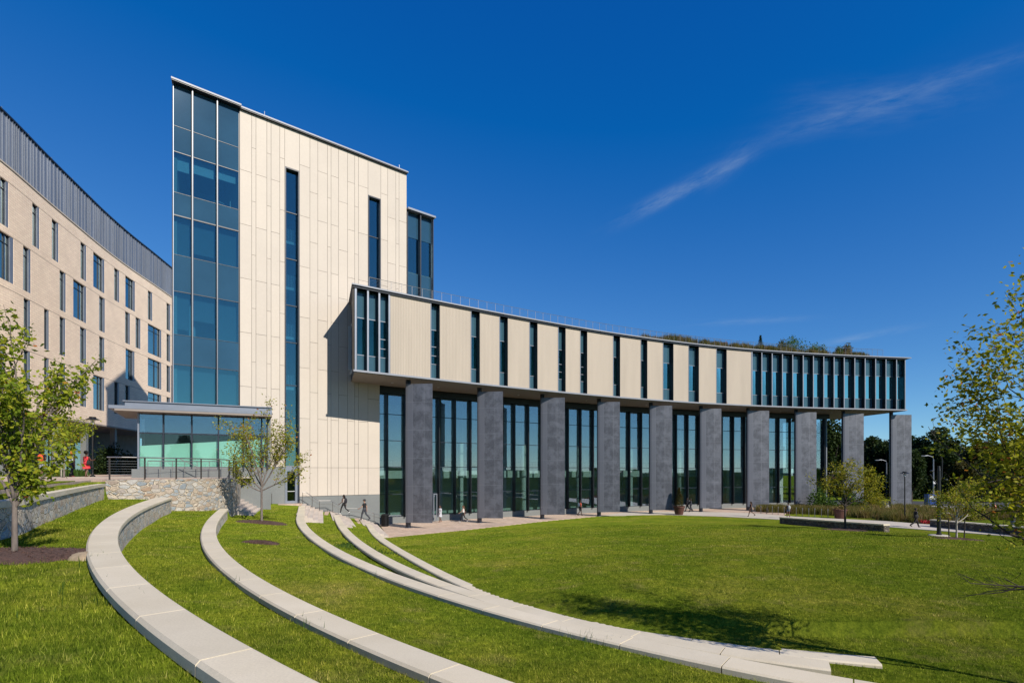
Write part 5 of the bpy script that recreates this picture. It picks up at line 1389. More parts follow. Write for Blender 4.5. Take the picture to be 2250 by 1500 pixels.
def tree(name, loc, label, cat, seed, trunk_h, stems, L, r, leafmat_, barkmat, nleaf, lsize, params, group=None, cluster=.12, lean=(0, 0), droop=.3, trunk_bend=0., crown=None):
    rng = np.random.default_rng(seed); root = empty(name, loc, label, cat, group)
    loc = np.array(loc, float); segs = []; tips = []
    tp_ = []; rr_ = []
    n = 6
    for i in range(n + 1):
        f = i / n; tp_.append(loc + np.array([lean[0] * f + trunk_bend * math.sin(f * 3) , lean[1] * f, trunk_h * f - (.08 if i == 0 else 0)])); rr_.append(r * (1.35 if i == 0 else 1.05 - .25 * f))
    segs.append((tp_, rr_))
    top = tp_[-1]
    for (dx, dy, dz, l, f) in stems:
        b = loc + (top - loc) * f
        grow(rng, b, (dx, dy, dz), L * l, r * .62, params['depth'], params, segs, tips)
    if crown:      # natural outline of this tree's crown (centre, radii)
        cc, cr = np.array(crown[0]), np.array(crown[1])
        def inside(p, f=1.): return (((np.array(p) - cc) / cr) ** 2).sum() < f
        ns = [segs[0]]
        for pts, rad in segs[1:]:
            k = next((i for i, p in enumerate(pts) if p[2] > cc[2] - cr[2] and not inside(p, 1.04)), len(pts))
            if k >= 2: ns.append((pts[:k], rad[:k]))
        segs = ns; tips = [t_ for t_ in tips if inside(t_[0], rng.uniform(.8, 1.02))]
    mb = MB()
    for pts, rad in segs: mb.tube([tuple(p) for p in pts], [max(q, .0022) for q in rad], 7 if rad[0] > .02 else 4, cap=False)
    mb.build('trunk', barkmat, root, smooth=True)
    tp2 = np.array([t_[0] for t_ in tips]); pick = rng.integers(0, len(tp2), nleaf)
    C = tp2[pick] + rng.normal(size=(nleaf, 3)) * cluster
    V, Fq, at_ = leaves_np(C, lsize, rng, droop)
    npmesh('crown', V, Fq, leafmat_, root, at_)
    return root
def mulch(x, y, rx, ry, label, name='mulch_bed', soil=False):
    rng = np.random.default_rng(int(abs(x * 100))); n = 40; rings = 7; V = []; 
    amp = 1 + .13 * np.sin(np.arange(n) * 3 * 2 * math.pi / n + rng.uniform(0, 6)) + rng.normal(size=n) * .04
    V.append((x, y, gz(x, y) + .09))
    for i in range(1, rings + 1):
        f = i / rings
        for k in range(n):
            a = 2 * math.pi * k / n; X = x + rx * f * amp[k] * math.cos(a); Y = y + ry * f * amp[k] * math.sin(a)
            V.append((X, Y, .09 * (1 - f ** 2.2) + rng.uniform(0, .02) - (.02 if i == rings else -.008)))
    VA = np.array(V[1:]); VA[:, 2] += ground(VA[:, 0], VA[:, 1]); V = [V[0]] + [tuple(q) for q in VA]
    mb = MB(); mb.v = V
    mb.f = [(0, 1 + k, 1 + (k + 1) % n) for k in range(n)]
    for i in range(rings - 1):
        for k in range(n): a = 1 + i * n; mb.f.append((a + k, a + n + k, a + n + (k + 1) % n, a + (k + 1) % n))
    mb.m = [0] * len(mb.f); o = mb.build(name, 'soil' if soil else 'mulch', smooth=True); tag(o, label, 'mulch', kind='stuff')
    if not soil:
        # loose shreds
        m = 1600; a = rng.uniform(0, 6.28, m); q = np.sqrt(rng.uniform(0, 1, m)); X = x + rx * q * np.cos(a); Y = y + ry * q * np.sin(a)
        Z = ground(X, Y) + .09 * (1 - q ** 2.2) + .02
        V, Fq, at_ = leaves_np(np.stack([X, Y, Z], 1), .05, rng, 0., .22)
        npmesh('mulch_shreds', V, Fq, 'mulch', o, None)
    return o

# left foreground tree
L0 = on(32, 1219, 3.68); L0.z = gz(L0.x, L0.y)
tree('young_tree', L0, 'multi stemmed young tree in the mulch bed at far left, nearest the camera', 'tree', 5, .95,
     [(-.10, .1, 1, 1.15, 1), (.05, -.1, 1, 1.2, 1), (.14, .1, 1, 1.1, .95), (.34, -.1, 1, .85, .9), (-.2, -.1, 1, 1., .95), (0, .15, 1, 1.05, .9), (.55, .05, .6, .5, .82), (-.45, .1, .7, .6, .85), (-.06, -.15, 1, .9, .95), (.08, -.1, 1.1, 1.2, 1), (.2, .0, .9, .5, .8)],
     1.62, .042, 'leaf_dogwood', 'bark', 6400, .085, dict(depth=2, kids={2: 5, 1: 4}, spread=.36, wob=.06, lf=.42, up=.12, leafdepth=1), cluster=.07, droop=.55, crown=((L0.x - .05, L0.y, 6.05), (1.28, 1.3, 1.72)))
mulch(L0.x + .1, L0.y + .1, 1.15, .8, 'reddish brown mulch around the young tree at far left')
mulch(L0.x + 1.2, L0.y - .05, .35, .22, 'bare sandy patch at the rim of the far left mulch bed', 'soil_patch', True)
# slim tree by the stairs
L1 = on(575, 1145, 2.35); L1.z = gz(L1.x, L1.y)
tree('young_tree', L1, 'slender half bare young tree in front of the tower and its grey door', 'tree', 21, 1.9,
     [(-.1, 0, 1, 1.3, 1), (.25, .1, 1, 1.15, 1), (-.4, -.1, .9, 1.1, 1), (.55, 0, .8, 1.05, .95), (-.7, .1, .62, 1.0, .9), (.8, .1, .45, .8, .88), (-.9, 0, .35, .65, .86), (.05, -.3, 1, 1.2, 1), (.4, .3, .9, 1, .95)],
     2.35, .06, 'leaf_honey', 'bark', 5200, .125, dict(depth=2, kids={2: 5, 1: 3}, spread=.55, wob=.09, lf=.5, up=.12, leafdepth=1), cluster=.13)
mulch(L1.x, L1.y, 1.25, .95, 'round mulch bed under the slender tree in front of the tower')
pz = on(575, 1186, 2.4); mulch(pz.x, pz.y, .65, .4, 'small bare mulch patch without a tree, nearer than the slender tree')
# right mid trees
L2 = on(1857, 1177, .42); L2.z = gz(L2.x, L2.y)
tree('young_tree', L2, 'dark stemmed young tree with olive leaves in front of the low stone wall', 'tree', 8, 1.9,
     [(-.1, 0, 1, 1.0, 1), (.3, .1, 1, 1.0, 1), (-.5, -.1, .9, 1.05, 1), (.7, 0, .7, 1.05, .95), (-.85, .1, .55, 1.0, .9), (.95, .1, .5, 1.0, .88), (.05, -.3, 1, .9, 1)],
     1.9, .075, 'leaf_olive', 'bark_dark', 3200, .15, dict(depth=2, kids={2: 5, 1: 3}, spread=.7, wob=.1, lf=.55, up=.05, leafdepth=1), cluster=.16)
mulch(L2.x, L2.y, 1.5, .9, 'mulch circle under the dark stemmed tree by the low stone wall')
L3 = on(2102, 1207, .6); L3.z = gz(L3.x, L3.y)
tree('young_tree', L3, 'small pale trunked tree between two stakes right of the black pole', 'tree', 33, 1.15,
     [(-.1, 0, 1, 1.0, 1), (.3, .1, 1, 1.0, 1), (-.45, -.1, .9, 1., .95), (.6, 0, .8, .9, .9), (-.7, .1, .6, .85, .85), (.8, .1, .5, .8, .8), (.05, -.3, 1, 1, 1)],
     1.5, .05, 'leaf_honey', 'bark_pale', 5200, .10, dict(depth=2, kids={2: 5, 1: 4}, spread=.75, wob=.1, lf=.55, up=.02, leafdepth=1), cluster=.14)
mulch(L3.x, L3.y, 1.25, .8, 'mulch circle around the small staked tree at right')
for dx, lb in ((-.42, 'weathered tree stake on the left of the small pale trunk'), (.42, 'weathered tree stake on the right of the small pale trunk')):
    z = gz(L3.x + dx, L3.y); o = MB().tube([(L3.x + dx, L3.y, z - .1), (L3.x + dx * 1.05, L3.y, z + .62), (L3.x + dx * 1.08, L3.y, z + 1.15)], [.032, .03, .028], 7).build('tree_stake', 'bark_dark'); tag(o, lb, 'stake', 'stakes of the small tree')
# big right foreground tree, trunk outside the frame
R0 = (9.1, 7.9, gz(9.1, 7.9))
tree('shade_tree', R0, 'open branched shade tree reaching into the picture from the right edge', 'tree', 14, 2.0,
     [(-.3, 0, 1, 1.2, 1), (-.75, .1, .75, 1.0, .95), (-1, .2, .45, 1.0, .85), (-1, .3, .25, .8, .7), (-.6, .3, .8, 1.05, .95), (-.85, .2, 1.0, 1.1, .95)],
     2.15, .06, 'leaf_honey', 'bark_dark', 9000, .082, dict(depth=3, kids={3: 5, 2: 4, 1: 3}, spread=.60, wob=.09, lf=.55, up=.06, leafdepth=1), cluster=.12, droop=.35, crown=((9.15, 7.9, 6.2), (2.65, 2.2, 2.8)))

def shrub_np(n, rx, ry, rz, size, seed, mat, root, lumps=9, base=(0, 0, 0), name='foliage', lo=0.):
    rng = np.random.default_rng(seed)
    c = rng.normal(size=(lumps, 3)); c /= np.linalg.norm(c, axis=1)[:, None]; c *= rng.uniform(.25, .7, lumps)[:, None]; c[:, 2] = np.abs(c[:, 2]) * .9 + lo
    rad = rng.uniform(.28, .5, lumps)
    k = rng.integers(0, lumps, n); d = rng.normal(size=(n, 3)); d /= np.linalg.norm(d, axis=1)[:, None]
    P = c[k] + d * (rad[k] * rng.uniform(.55, 1.08, n))[:, None]
    P = P * np.array([rx, ry, rz]); P[:, 2] = np.maximum(P[:, 2], .02)
    V, Fq, at_ = leaves_np(P + np.array(base), size, rng, .15, .7)
    # clump tone: whole clumps share a tone
    tone = rng.uniform(0, 1, lumps)[k]; at_ = np.clip(.6 * np.repeat(tone, 4) + .4 * at_, 0, 1)
    return npmesh(name, V, Fq, mat, root, at_)
# background broadleaf trees
def bigtree_proto(seed, mat, hgt, wid, n, label, bark='bark_dark', size=.62):
    root = empty('broadleaf_tree', (0, 0, 0), label, 'tree', 'mature trees beyond the road')
    mb = MB(); mb.tube([(0, 0, -.3), (.1, 0, hgt * .25), (0, .1, hgt * .6)], [.38, .28, .12], 8)
    rng = np.random.default_rng(seed)
    for k in range(6):
        a = rng.uniform(0, 6.28); mb.tube([(0, 0, hgt * .22), (math.cos(a) * wid * .25, math.sin(a) * wid * .25, hgt * .45), (math.cos(a) * wid * .42, math.sin(a) * wid * .42, hgt * .65)], [.2, .12, .05], 6)
    mb.build('trunk', bark, root)
    lumps = 26
    c = rng.normal(size=(lumps, 3)); c /= np.linalg.norm(c, axis=1)[:, None]; c *= rng.uniform(.35, .82, lumps)[:, None] 
    rad = rng.uniform(.17, .34, lumps); k = rng.integers(0, lumps, n); d = rng.normal(size=(n, 3)); d /= np.linalg.norm(d, axis=1)[:, None]
    P = c[k] + d * (rad[k] * rng.uniform(.6, 1.1, n))[:, None]
    P = P * np.array([wid / 2, wid / 2, hgt * .42]) + np.array([0, 0, hgt * .57])
    V, Fq, at_ = leaves_np(P, size, rng, .1, .75)
    at_ = np.clip(.65 * np.repeat(rng.uniform(0, 1, lumps)[k], 4) + .35 * at_, 0, 1)
    npmesh('crown', V, Fq, mat, root, at_)
    return root
protoA = bigtree_proto(1, 'leaf_dark', 16, 15, 15000, 'a')
protoB = bigtree_proto(2, 'leaf_autumn', 14, 13, 12000, 'b')
protoC = bigtree_proto(3, 'leaf_dark', 19, 10, 13000, 'c')
used = {}
def place_tree(pr, px, ytop, Y, rz, label, group='mature trees beyond the road'):
    h0 = {protoA: 16.0, protoB: 14.0, protoC: 19.0}[pr]
    if pr.name in used: o = copy_tree(pr)
    else: o = pr; used[pr.name] = 1
    X = (px - CX) * Y / F; htop = H + (CY - ytop) * Y / F
    o.location = (X, Y, -.2); s = (htop + .2) / h0 * 1.0; o.scale = (s, s, s); o.rotation_euler.z = rz
    o['label'] = label; o['group'] = group; return o
place_tree(protoB, 1838, 958, 118, .3, 'rust tinged tree seen between the last glass bay and the ninth fin')
place_tree(protoC, 1820, 915, 96, 1., 'tall thin tree rising just right of the last glass bay')
place_tree(protoB, 1918, 955, 135, 1.2, 'olive tree seen between the last two fin panels')
place_tree(protoA, 1945, 948, 112, 2.2, 'dark tree just left of the last fin panel')
place_tree(protoA, 2040, 928, 104, 0, 'tallest dark round tree right of the last fin panel')
place_tree(protoC, 2003, 985, 88, 2.4, 'dark narrow tree tucked against the last fin panel')
place_tree(protoA, 2098, 962, 150, 1.7, 'dark tree behind the black pole')
place_tree(protoB, 2152, 962, 135, 2.9, 'brownish tree right of the black pole in the tree line')
place_tree(protoA, 2210, 968, 112, 3.4, 'dark tree in the tree line beyond the fire hydrant')
place_tree(protoB, 2275, 955, 120, .9, 'russet tree in the tree line at the right picture edge')
place_tree(protoA, 2345, 950, 130, 4.4, 'dark tree past the right picture edge')
place_tree(protoC, 1780, 985, 150, 3., 'distant tree behind the hall glass corner')
for i, (px, Y) in enumerate(((2120, 96), (2245, 99), (1990, 100), (2180, 190), (2060, 200))):
    place_tree([protoB, protoA, protoB, protoC, protoA][i], px, [1005, 1000, 1000, 972, 965][i], Y, i * 1.3, ['low olive tree behind the white street light', 'low dark tree behind the jeans wearer', 'low rust tree behind the last fin panel', 'pointed far tree in the gap above the staked tree', 'hazy far tree above the black pole'][i])
# trees behind the camera (mirrored in the hall glass)
for i in range(15):
    X = -95 + i * 15 + random.uniform(-4, 4); o = copy_tree([protoA, protoB, protoC][i % 3]); o.location = (X, -75 - random.uniform(0, 25), 0.); s = random.uniform(.55, .85); o.scale = (s, s, s)
    o['label'] = 'tree of the row behind the photographer, mirrored in the hall glass'; o['group'] = 'trees mirrored in the hall glass'

for i, (px, Y, rx, rz_) in enumerate(((2012, 99, 4, 4.5), (2075, 103, 6, 5), (2130, 106, 5, 6), (2185, 103, 6, 5), (2240, 106, 6, 6), (2300, 102, 6, 5), (1935, 106, 4, 4), (1835, 108, 4, 6))):
    X = (px - CX) * Y / F; root = empty('hedge', (X, Y, 0), ['dark understorey bush at the right edge of the last fin panel', 'dark bush behind the black pole', 'dark bush left of the fire hydrant', 'dark bush directly behind the fire hydrant', 'dark bush behind the jeans wearer at the right edge', 'dark bush past the right picture edge', 'dark bush between the last two fin panels', 'dark bush seen right of the last glass bay'][i], 'bush', 'dark bushes across the road')
    shrub_np(4200, rx * 1.4, rx, rz_ * 1.3, .42, 60 + i, 'leaf_dark', root, lumps=14, base=(X, Y, 0)); MB().tube([(X, Y, -.2), (X, Y, rz_ * .5)], [.12, .04], 5).build('stem', 'bark_dark', root)
tag(MB().prism([(-110, -95), (110, -95), (110, -24), (-110, -24)], 3.3, 3.75).build('parking_lot', 'asphalt'), kind='structure')
# shrubs near the hall end
def shrub(px, py, z, rx, rz_, n, size, mat, label, seed, stem=True, group=None):
    p = on(px, py, z); root = empty('shrub', p, label, 'shrub', group)
    shrub_np(n, rx, rx, rz_, size, seed, mat, root, base=tuple(p)); 
    m = MB()
    for k in range(5): a = k * 1.26; m.tube([(p.x, p.y, p.z - .1), (p.x + math.cos(a) * rx * .4, p.y + math.sin(a) * rx * .4, p.z + rz_ * .5)], [.04, .015], 5)
    m.build('stem', 'bark_dark', root); return root
shrub(1806, 1122, 0, 1.9, 4.0, 3600, .22, 'leaf_green', 'large bright green shrub at the foot of the eighth fin', 3)
shrub(1868, 1121, 0, 1.6, 3.2, 3000, .2, 'leaf_green', 'leafy green shrub behind the brown planter and dark stemmed tree', 4)
shrub(1921, 1119, 0, 1.7, 3.0, 2800, .2, 'leaf_olive', 'yellow green shrub at the foot of the ninth fin', 5)
shrub(1905, 1100, 0, 3.2, 7.0, 5000, .4, 'leaf_olive', 'big yellowing shrub seen between the ninth and tenth fins', 6)

def tufts(name, label, cat, pts, hgt, n, mat, seed, wid=.03):
    """one stuff object: upright arching blades"""
    rng = np.random.default_rng(seed); P = np.array(pts); k = rng.integers(0, len(P), n)
    b = P[k] + rng.normal(size=(n, 3)) * np.array([.25, .25, 0]); h = hgt * rng.uniform(.4, 1.15, n) * (P[k][:, 2] * 0 + 1)
    a = rng.uniform(0, 6.28, n); lean_ = rng.uniform(.05, .5, n) * h
    d = np.stack([np.cos(a), np.sin(a), np.zeros(n)], 1); u = np.stack([-np.sin(a), np.cos(a), np.zeros(n)], 1)
    m_ = b + d * (lean_ * .35)[:, None] + np.array([0, 0, 1]) * (h * .6)[:, None]; t_ = b + d * lean_[:, None] + np.array([0, 0, 1]) * h[:, None]
    w = wid * rng.uniform(.6, 1.4, n)[:, None]
    V = np.stack([b - u * w * .5, b + u * w * .5, m_ + u * w * .5, m_ - u * w * .5, t_], 1).reshape(-1, 3)
    i = np.arange(n)[:, None] * 5; Fq = np.concatenate([i + [0, 1, 2], i + [0, 2, 3], i + [3, 2, 4]], 0).reshape(-1, 3)
    tone = rng.uniform(0, 1, len(P))[k]; at_ = np.clip(.5 * tone + .5 * rng.uniform(0, 1, n), 0, 1)
    o = npmesh(name, V, Fq, mat, None, np.repeat(at_, 5)); tag(o, label, cat, kind='stuff'); return o
rg = np.random.default_rng(5)
bed = []
for i in range(420):
    px = rg.uniform(1668, 2045); f = rg.uniform(0, 1); ytop = np.interp(px, [1660, 1850, 2045], [1120, 1118, 1117]); ybot = np.interp(px, [1668, 1840, 1946, 2045], [1124, 1131, 1142, 1149])
    p = on(px, ytop + (ybot - ytop) * f, 0); bed.append((p.x, p.y, -.02))
tufts('ornamental_grass', 'rust and green ornamental planting between the hall and the path', 'planting', bed, .85, 52000, 'leaf_grass', 6, .03)
bed2 = []
for i in range(200):
    px = rg.uniform(2045, 2300); p = on(px, rg.uniform(1126, 1142), 0); bed2.append((p.x, p.y, -.02))
tufts('ornamental_grass', 'dry tawny grasses behind the long low wall at right', 'planting', bed2, .8, 26000, 'leaf_grass', 7, .03)
redf = [tuple(on(px, py, 0)) for px, py in ((1990, 1141), (2027, 1147), (2035, 1149), (1890, 1124))]
tufts('red_flowers', 'red flowers at the near edge of the planting bed', 'flowers', redf, .35, 260, 'leaf_red', 8, .07)
# green roof
def roofpt(px, off): P = W(Wpx(px, off), off); return (P[0], P[1], ZP)
for (lo, hi, n_, hg, lb) in ((1412, 1470, 5000, .8, 'thin pale grasses where the roof planting begins'), (1455, 1530, 9000, 1.15, 'patch of feathery grasses on the roof left of the purple bushes'), (1530, 1640, 11000, 1.0, 'mixed grasses around the purple bushes on the roof'), (1640, 1735, 11000, .95, 'rusty grasses around the small roof conifer'), (1735, 1905, 12000, .8, 'low rusty planting toward the right end of the roof')):
    rp = [roofpt(rg.uniform(lo, hi), rg.uniform(-3.2, -1.2)) for q_ in range(34)]
    tufts('roof_grasses', lb, 'planting', rp, hg, n_, 'leaf_grass', int(lo), .035)
for px, rx, rz_, mat, lb, sd in ((1752, 2.1, 2.1, 'leaf_green', 'biggest green bush on the curved roof', 11), (1795, 1.2, 1.7, 'leaf_green', 'smaller green bush on the roof right of the biggest one', 12), (1722, 1.2, 1.7, 'leaf_grass', 'brown seeding bush on the roof left of the biggest green bush', 13),
                                 (1855, .9, 1.4, 'leaf_grass', 'russet bush on the roof nearest its right end', 14), (1590, .75, 1.2, 'leaf_purple', 'larger purple flowering bush on the roof', 15), (1546, .55, .8, 'leaf_purple', 'smaller purple flowering bush on the roof', 16), (1840, .8, 1.2, 'leaf_green', 'low dark bush on the roof beside the russet one', 17)):
    p = roofpt(px, -2.6); root = empty('roof_bush', p, lb, 'bush', 'bushes on the green roof')
    shrub_np(2600, rx * 1.25, rx, rz_ * 1.75, .18, sd, mat, root, base=p)
p = roofpt(1671, -2.2); root = empty('dwarf_conifer', p, 'small blue green conifer standing on the curved roof', 'conifer')
rng = np.random.default_rng(2); n = 1500; hh = rng.uniform(0, 1, n) ** .8; a = rng.uniform(0, 6.28, n); rad = .62 * (1 - hh) * rng.uniform(.3, 1, n)
V, Fq, at_ = leaves_np(np.stack([p[0] + rad * np.cos(a), p[1] + rad * np.sin(a), p[2] + .4 + hh * 2.0], 1), .14, rng, -.1, .3); npmesh('foliage', V, Fq, 'leaf_dark', root, at_)
MB().tube([p, (p[0], p[1], p[2] + 2.2)], [.05, .01], 6).build('trunk', 'bark_dark', root)

# potted conical shrub and empty planter
def planter(px, py, label, conical):
    p = on(px, py, .02); p.z = .022; root = empty('planter', p, label, 'planter', 'brown planters on the path')
    MB().lathe(p, [(.42, 0), (.46, .1), (.62, .82), (.68, .84), (.68, .98), (.60, .98), (.58, .86)], 22).build('pot', 'terracotta', root, smooth=False)
    if conical:
        rng = np.random.default_rng(4); n = 3200; hh = rng.uniform(0, 1, n) ** .9; a = rng.uniform(0, 6.28, n); rad = .5 * (1 - hh) ** .8 * rng.uniform(.55, 1.05, n)
        V, Fq, at_ = leaves_np(np.stack([p.x + rad * np.cos(a), p.y + rad * np.sin(a), p.z + .95 + hh * 2.1], 1), .13, rng, -.5, .35); npmesh('foliage', V, Fq, 'leaf_autumn', root, at_)
    else: shrub_np(900, .6, .6, .5, .12, 6, 'leaf_grass', root, base=(p.x, p.y, p.z + .9))
planter(1492, 1129.5, 'brown pot holding a tall conical shrub in front of the hall', True)
planter(1846, 1138, 'squat brown pot of low plants at the end of the bike racks', False)

# ---------------------------------------------------------------- low walls on the right
def lowwall(P, Q, zt, h, th, label, mat='rubble_brown'):
    P = np.array(P); Q = np.array(Q); d = (Q - P) / np.linalg.norm(Q - P); n = np.array([-d[1], d[0]]); c = (P + Q) / 2
    root = empty('low_stone_wall', (c[0], c[1], zt[0] - h), label, 'wall')
    mb = MB(); a, b, c2, d2 = P, Q, Q + n * th, P + n * th
    mb.prism([tuple(a), tuple(b), tuple(c2), tuple(d2)], [zt[0] - h - .4, zt[1] - h - .4, zt[1] - h - .4, zt[0] - h - .4], [zt[0] - .101, zt[1] - .101, zt[1] - .101, zt[0] - .101]); mb.build('stonework', mat, root)
    o_ = .03; a, b, c2, d2 = P - n * o_ - d * o_, Q - n * o_ + d * o_, Q + n * (th + o_) + d * o_, P + n * (th + o_) - d * o_
    L = np.linalg.norm(b - a); k = int(L / 1.6); cp = MB()
    for i in range(k):
        t0, t1 = i / k + .002, (i + 1) / k - .002; zz = lambda t_: zt[0] + (zt[1] - zt[0]) * t_
        cp.prism([tuple(a + (b - a) * t0), tuple(a + (b - a) * t1), tuple(d2 + (c2 - d2) * t1), tuple(d2 + (c2 - d2) * t0)], [zz(t0) - .1, zz(t1) - .1, zz(t1) - .1, zz(t0) - .1], [zz(t0), zz(t1), zz(t1), zz(t0)])
    cp.build('coping', 'limestone', root)
pL, pR = on(1713, 1152.5, .3), on(1942, 1174.5, .55)
zl, zr = at(1713, 1134.8, pL.y).z, at(1942, 1150.5, pR.y).z
lowwall((pL.x, pL.y), (pR.x, pR.y), (zl, zr), .9, .5, 'low brown stone bench wall in front of the bike racks')
pL, pR = on(2043, 1156, 0), on(2330, 1186, 0)
lowwall((pL.x, pL.y), (pR.x, pR.y), (at(2043, 1140, pL.y).z, at(2330, 1163, pR.y).z), .8, .5, 'long low brown stone wall beyond the path at the right edge')
# plinth kerb behind planting under the last fins
tag(MB().ribbon(wpts(36, 53, -.6, 2), wpts(36, 53, -1.6, 2), -.1, .28).build('kerb', 'concrete'), kind='structure')

# ---------------------------------------------------------------- street furniture
def rackhoop(px, py, label, i):
    p = on(px, py, .022); root_z = .022
    m = MB(); d = Vector((p.x, p.y, 0)).normalized() * .38
    pts = [(p.x - d.x, p.y - d.y, .0), (p.x - d.x, p.y - d.y, .78), (p.x - d.x * .8, p.y - d.y * .8, .88), (p.x + d.x * .8, p.y + d.y * .8, .88), (p.x + d.x, p.y + d.y, .78), (p.x + d.x, p.y + d.y, 0)]
    m.tube(pts, .032, 8); o = m.build('bike_rack', 'steel'); tag(o, label, 'bike rack', 'steel bike rack hoops beside the planting')
names = ['first', 'second', 'third', 'fourth', 'fifth', 'sixth', 'seventh', 'eighth', 'ninth', 'tenth', 'eleventh', 'twelfth']
for i, x in enumerate((57, 140, 302, 385, 470, 641, 729, 817, 902, 996, 1088, 1183)):
    px = 1650 + x / 6.43; py = 1050 + np.interp(x, [57, 1183], [486, 556]) / 6.43
    rackhoop(px, py, '%s steel bike rack hoop from the left in the row by the planting' % names[i], i)
# parked bicycle
def bicycle(px, py):
    p = on(px, py, .022); root = empty('bicycle', p, 'dark bicycle leaning on the second bike rack hoop', 'bicycle')
    vx = Vector((.55, .83, 0)); 
    def q(a, z): return (p.x + vx.x * a, p.y + vx.y * a, p.z + z)
    for a in (-.52, .52):
        m = MB(); m.tube([q(a + .33 * math.cos(t_), .34 + .33 * math.sin(t_)) for t_ in np.linspace(0, 2 * math.pi, 20)], .018, 5)
        for k in range(8): t_ = k * math.pi / 4; m.tube([q(a, .34), q(a + .32 * math.cos(t_), .34 + .32 * math.sin(t_))], .003, 3)
        m.build('wheel', 'blackpaint', root)
    m = MB()
    for A, B in (((-.52, .34), (-.05, .3)), ((-.05, .3), (-.2, .82)), ((-.52, .34), (-.17, .75)), ((-.17, .75), (.38, .78)), ((-.05, .3), (.36, .66)), ((.52, .34), (.34, .95))): m.tube([q(*A), q(*B)], .017, 6)
    m.build('frame', 'darksteel', root); MB().box(q(-.21, .87), (.1, .25, .05), math.atan2(vx.y, vx.x) - math.pi / 2).build('saddle', 'blackpaint', root)
    m = MB(); c = q(.33, .98); m.tube([(c[0] - vx.y * .25, c[1] + vx.x * .25, c[2]), c, (c[0] + vx.y * .25, c[1] - vx.x * .25, c[2])], .015, 6); m.build('handlebar', 'blackpaint', root)
bicycle(1686, 1126.5)
# litter bin at the stair foot
p = on(846, 1155, 0.02); root = empty('litter_bin', (p.x, p.y, .012), 'black round litter bin standing at the corner of the tower', 'litter bin')
m = MB()
for k in range(28):
    a = 2 * math.pi * k / 28; m.box((p.x + .32 * math.cos(a), p.y + .32 * math.sin(a), .55), (.03, .02, 1.0), a)
m.build('slatted_body', 'blackpaint', root); MB().lathe((p.x, p.y, .02), [(.27, 0), (.27, .98), (.2, 1.0)], 20).build('liner', 'blackpaint', root)
MB().lathe((p.x, p.y, 1.03), [(.36, 0), (.36, .04), (.2, .12), (.12, .12)], 22).build('lid', 'blackpaint', root)
# lamps
def pathlamp(p, h, label):
    root = empty('path_lamp', p, label, 'lamp', 'black path lamps with flat hoods')
    m = MB(); m.lathe(p, [(.16, 0), (.16, .08), (.07, .14), (.055, .3), (.05, h - .55), (.05, h - .5)], 12); m.build('post', 'blackpaint', root)
    m = MB()
    for k in range(4): a = k * math.pi / 2 + .4; m.tube([(p[0] + .10 * math.cos(a), p[1] + .10 * math.sin(a), p[2] + h - .52), (p[0] + .12 * math.cos(a), p[1] + .12 * math.sin(a), p[2] + h - .18)], .012, 5)
    m.build('cage', 'blackpaint', root); MB().lathe((p[0], p[1], p[2] + h - .5), [(.07, 0), (.08, .1), (.07, .3)], 12).build('lens', 'white', root)
    MB().lathe((p[0], p[1], p[2] + h - .2), [(.42, 0), (.42, .015), (.2, .13), (.2, .2), (.03, .21)], 18).build('hood', 'blackpaint', root)
p = at(203.5, 1046, 37.5); pathlamp((p.x, p.y, 4.6), at(0, 915, 37.5).z - 4.6, 'black path lamp on the terrace beside the woman in the coral dress')
p = on(1988, 1143, 0); pathlamp((p.x, p.y, 0), at(0, 1035, p.y).z, 'black path lamp in front of the last fin panel')
# black twin-arm pole on a concrete disc
p = on(2063, 1190, .5); gzp = gz(p.x, p.y); root = empty('light_pole', (p.x, p.y, gzp), 'black pole with two curved arms on a round concrete footing in the lawn', 'light pole')
m = MB(); m.lathe((p.x, p.y, gzp - .2), [(.56, 0), (.56, .26), (.52, .29), (.2, .3)], 28); m.build('footing', 'concrete', root)
ht = at(0, 1022, p.y).z - gzp
m = MB(); m.lathe((p.x, p.y, gzp + .08), [(.15, 0), (.15, .1), (.115, .12), (.11, 1.), (.1, ht - .4), (.07, ht - .1)], 14); m.build('post', 'blackpaint', root)
for s_ in (-1, 1):
    m = MB(); zt_ = gzp + ht
    m.tube([(p.x, p.y, zt_ - 1.0), (p.x + s_ * .18, p.y, zt_ - .75), (p.x + s_ * .22, p.y, zt_ + .3), (p.x + s_ * .1, p.y, zt_ + .75)] if s_ > 0 else [(p.x, p.y, zt_ - 1.3), (p.x - .35, p.y, zt_ - .9), (p.x - .55, p.y, zt_ - .55)], .035, 8)
    m.ell((p.x + s_ * .45, p.y, zt_ - .35 if s_ < 0 else zt_ - .9), (.12, .1, .07)); m.build('arm', 'blackpaint', root)
def streetlight(px, ybase, ytop, Y, label, col='alu'):
    X = (px - CX) * Y / F; h = at(0, ytop, Y).z
    root = empty('street_light', (X, Y, 0), label, 'street light', 'pale street lights along the road')
    MB().tube([(X, Y, -.2), (X, Y, h * .95)], [.13, .08], 10).build('post', col, root)
    MB().tube([(X, Y, h * .93), (X - .1, Y, h), (X - .9, Y, h + .25), (X - 1.6, Y, h + .2)], [.05, .045, .04, .05], 7).build('arm', col, root)
    MB().box((X - 1.8, Y, h + .18), (.7, .3, .12)).build('lamp_head', col, root)
    MB().box((X, Y - .2, h * .42), (.35, .06, .5)).build('sign_plate', 'white', root)
streetlight(2051, 1105, 1003, 92, 'pale street light beside the black pole')
streetlight(1948, 1100, 1012, 104, 'pale street light seen left of the last fin panel')
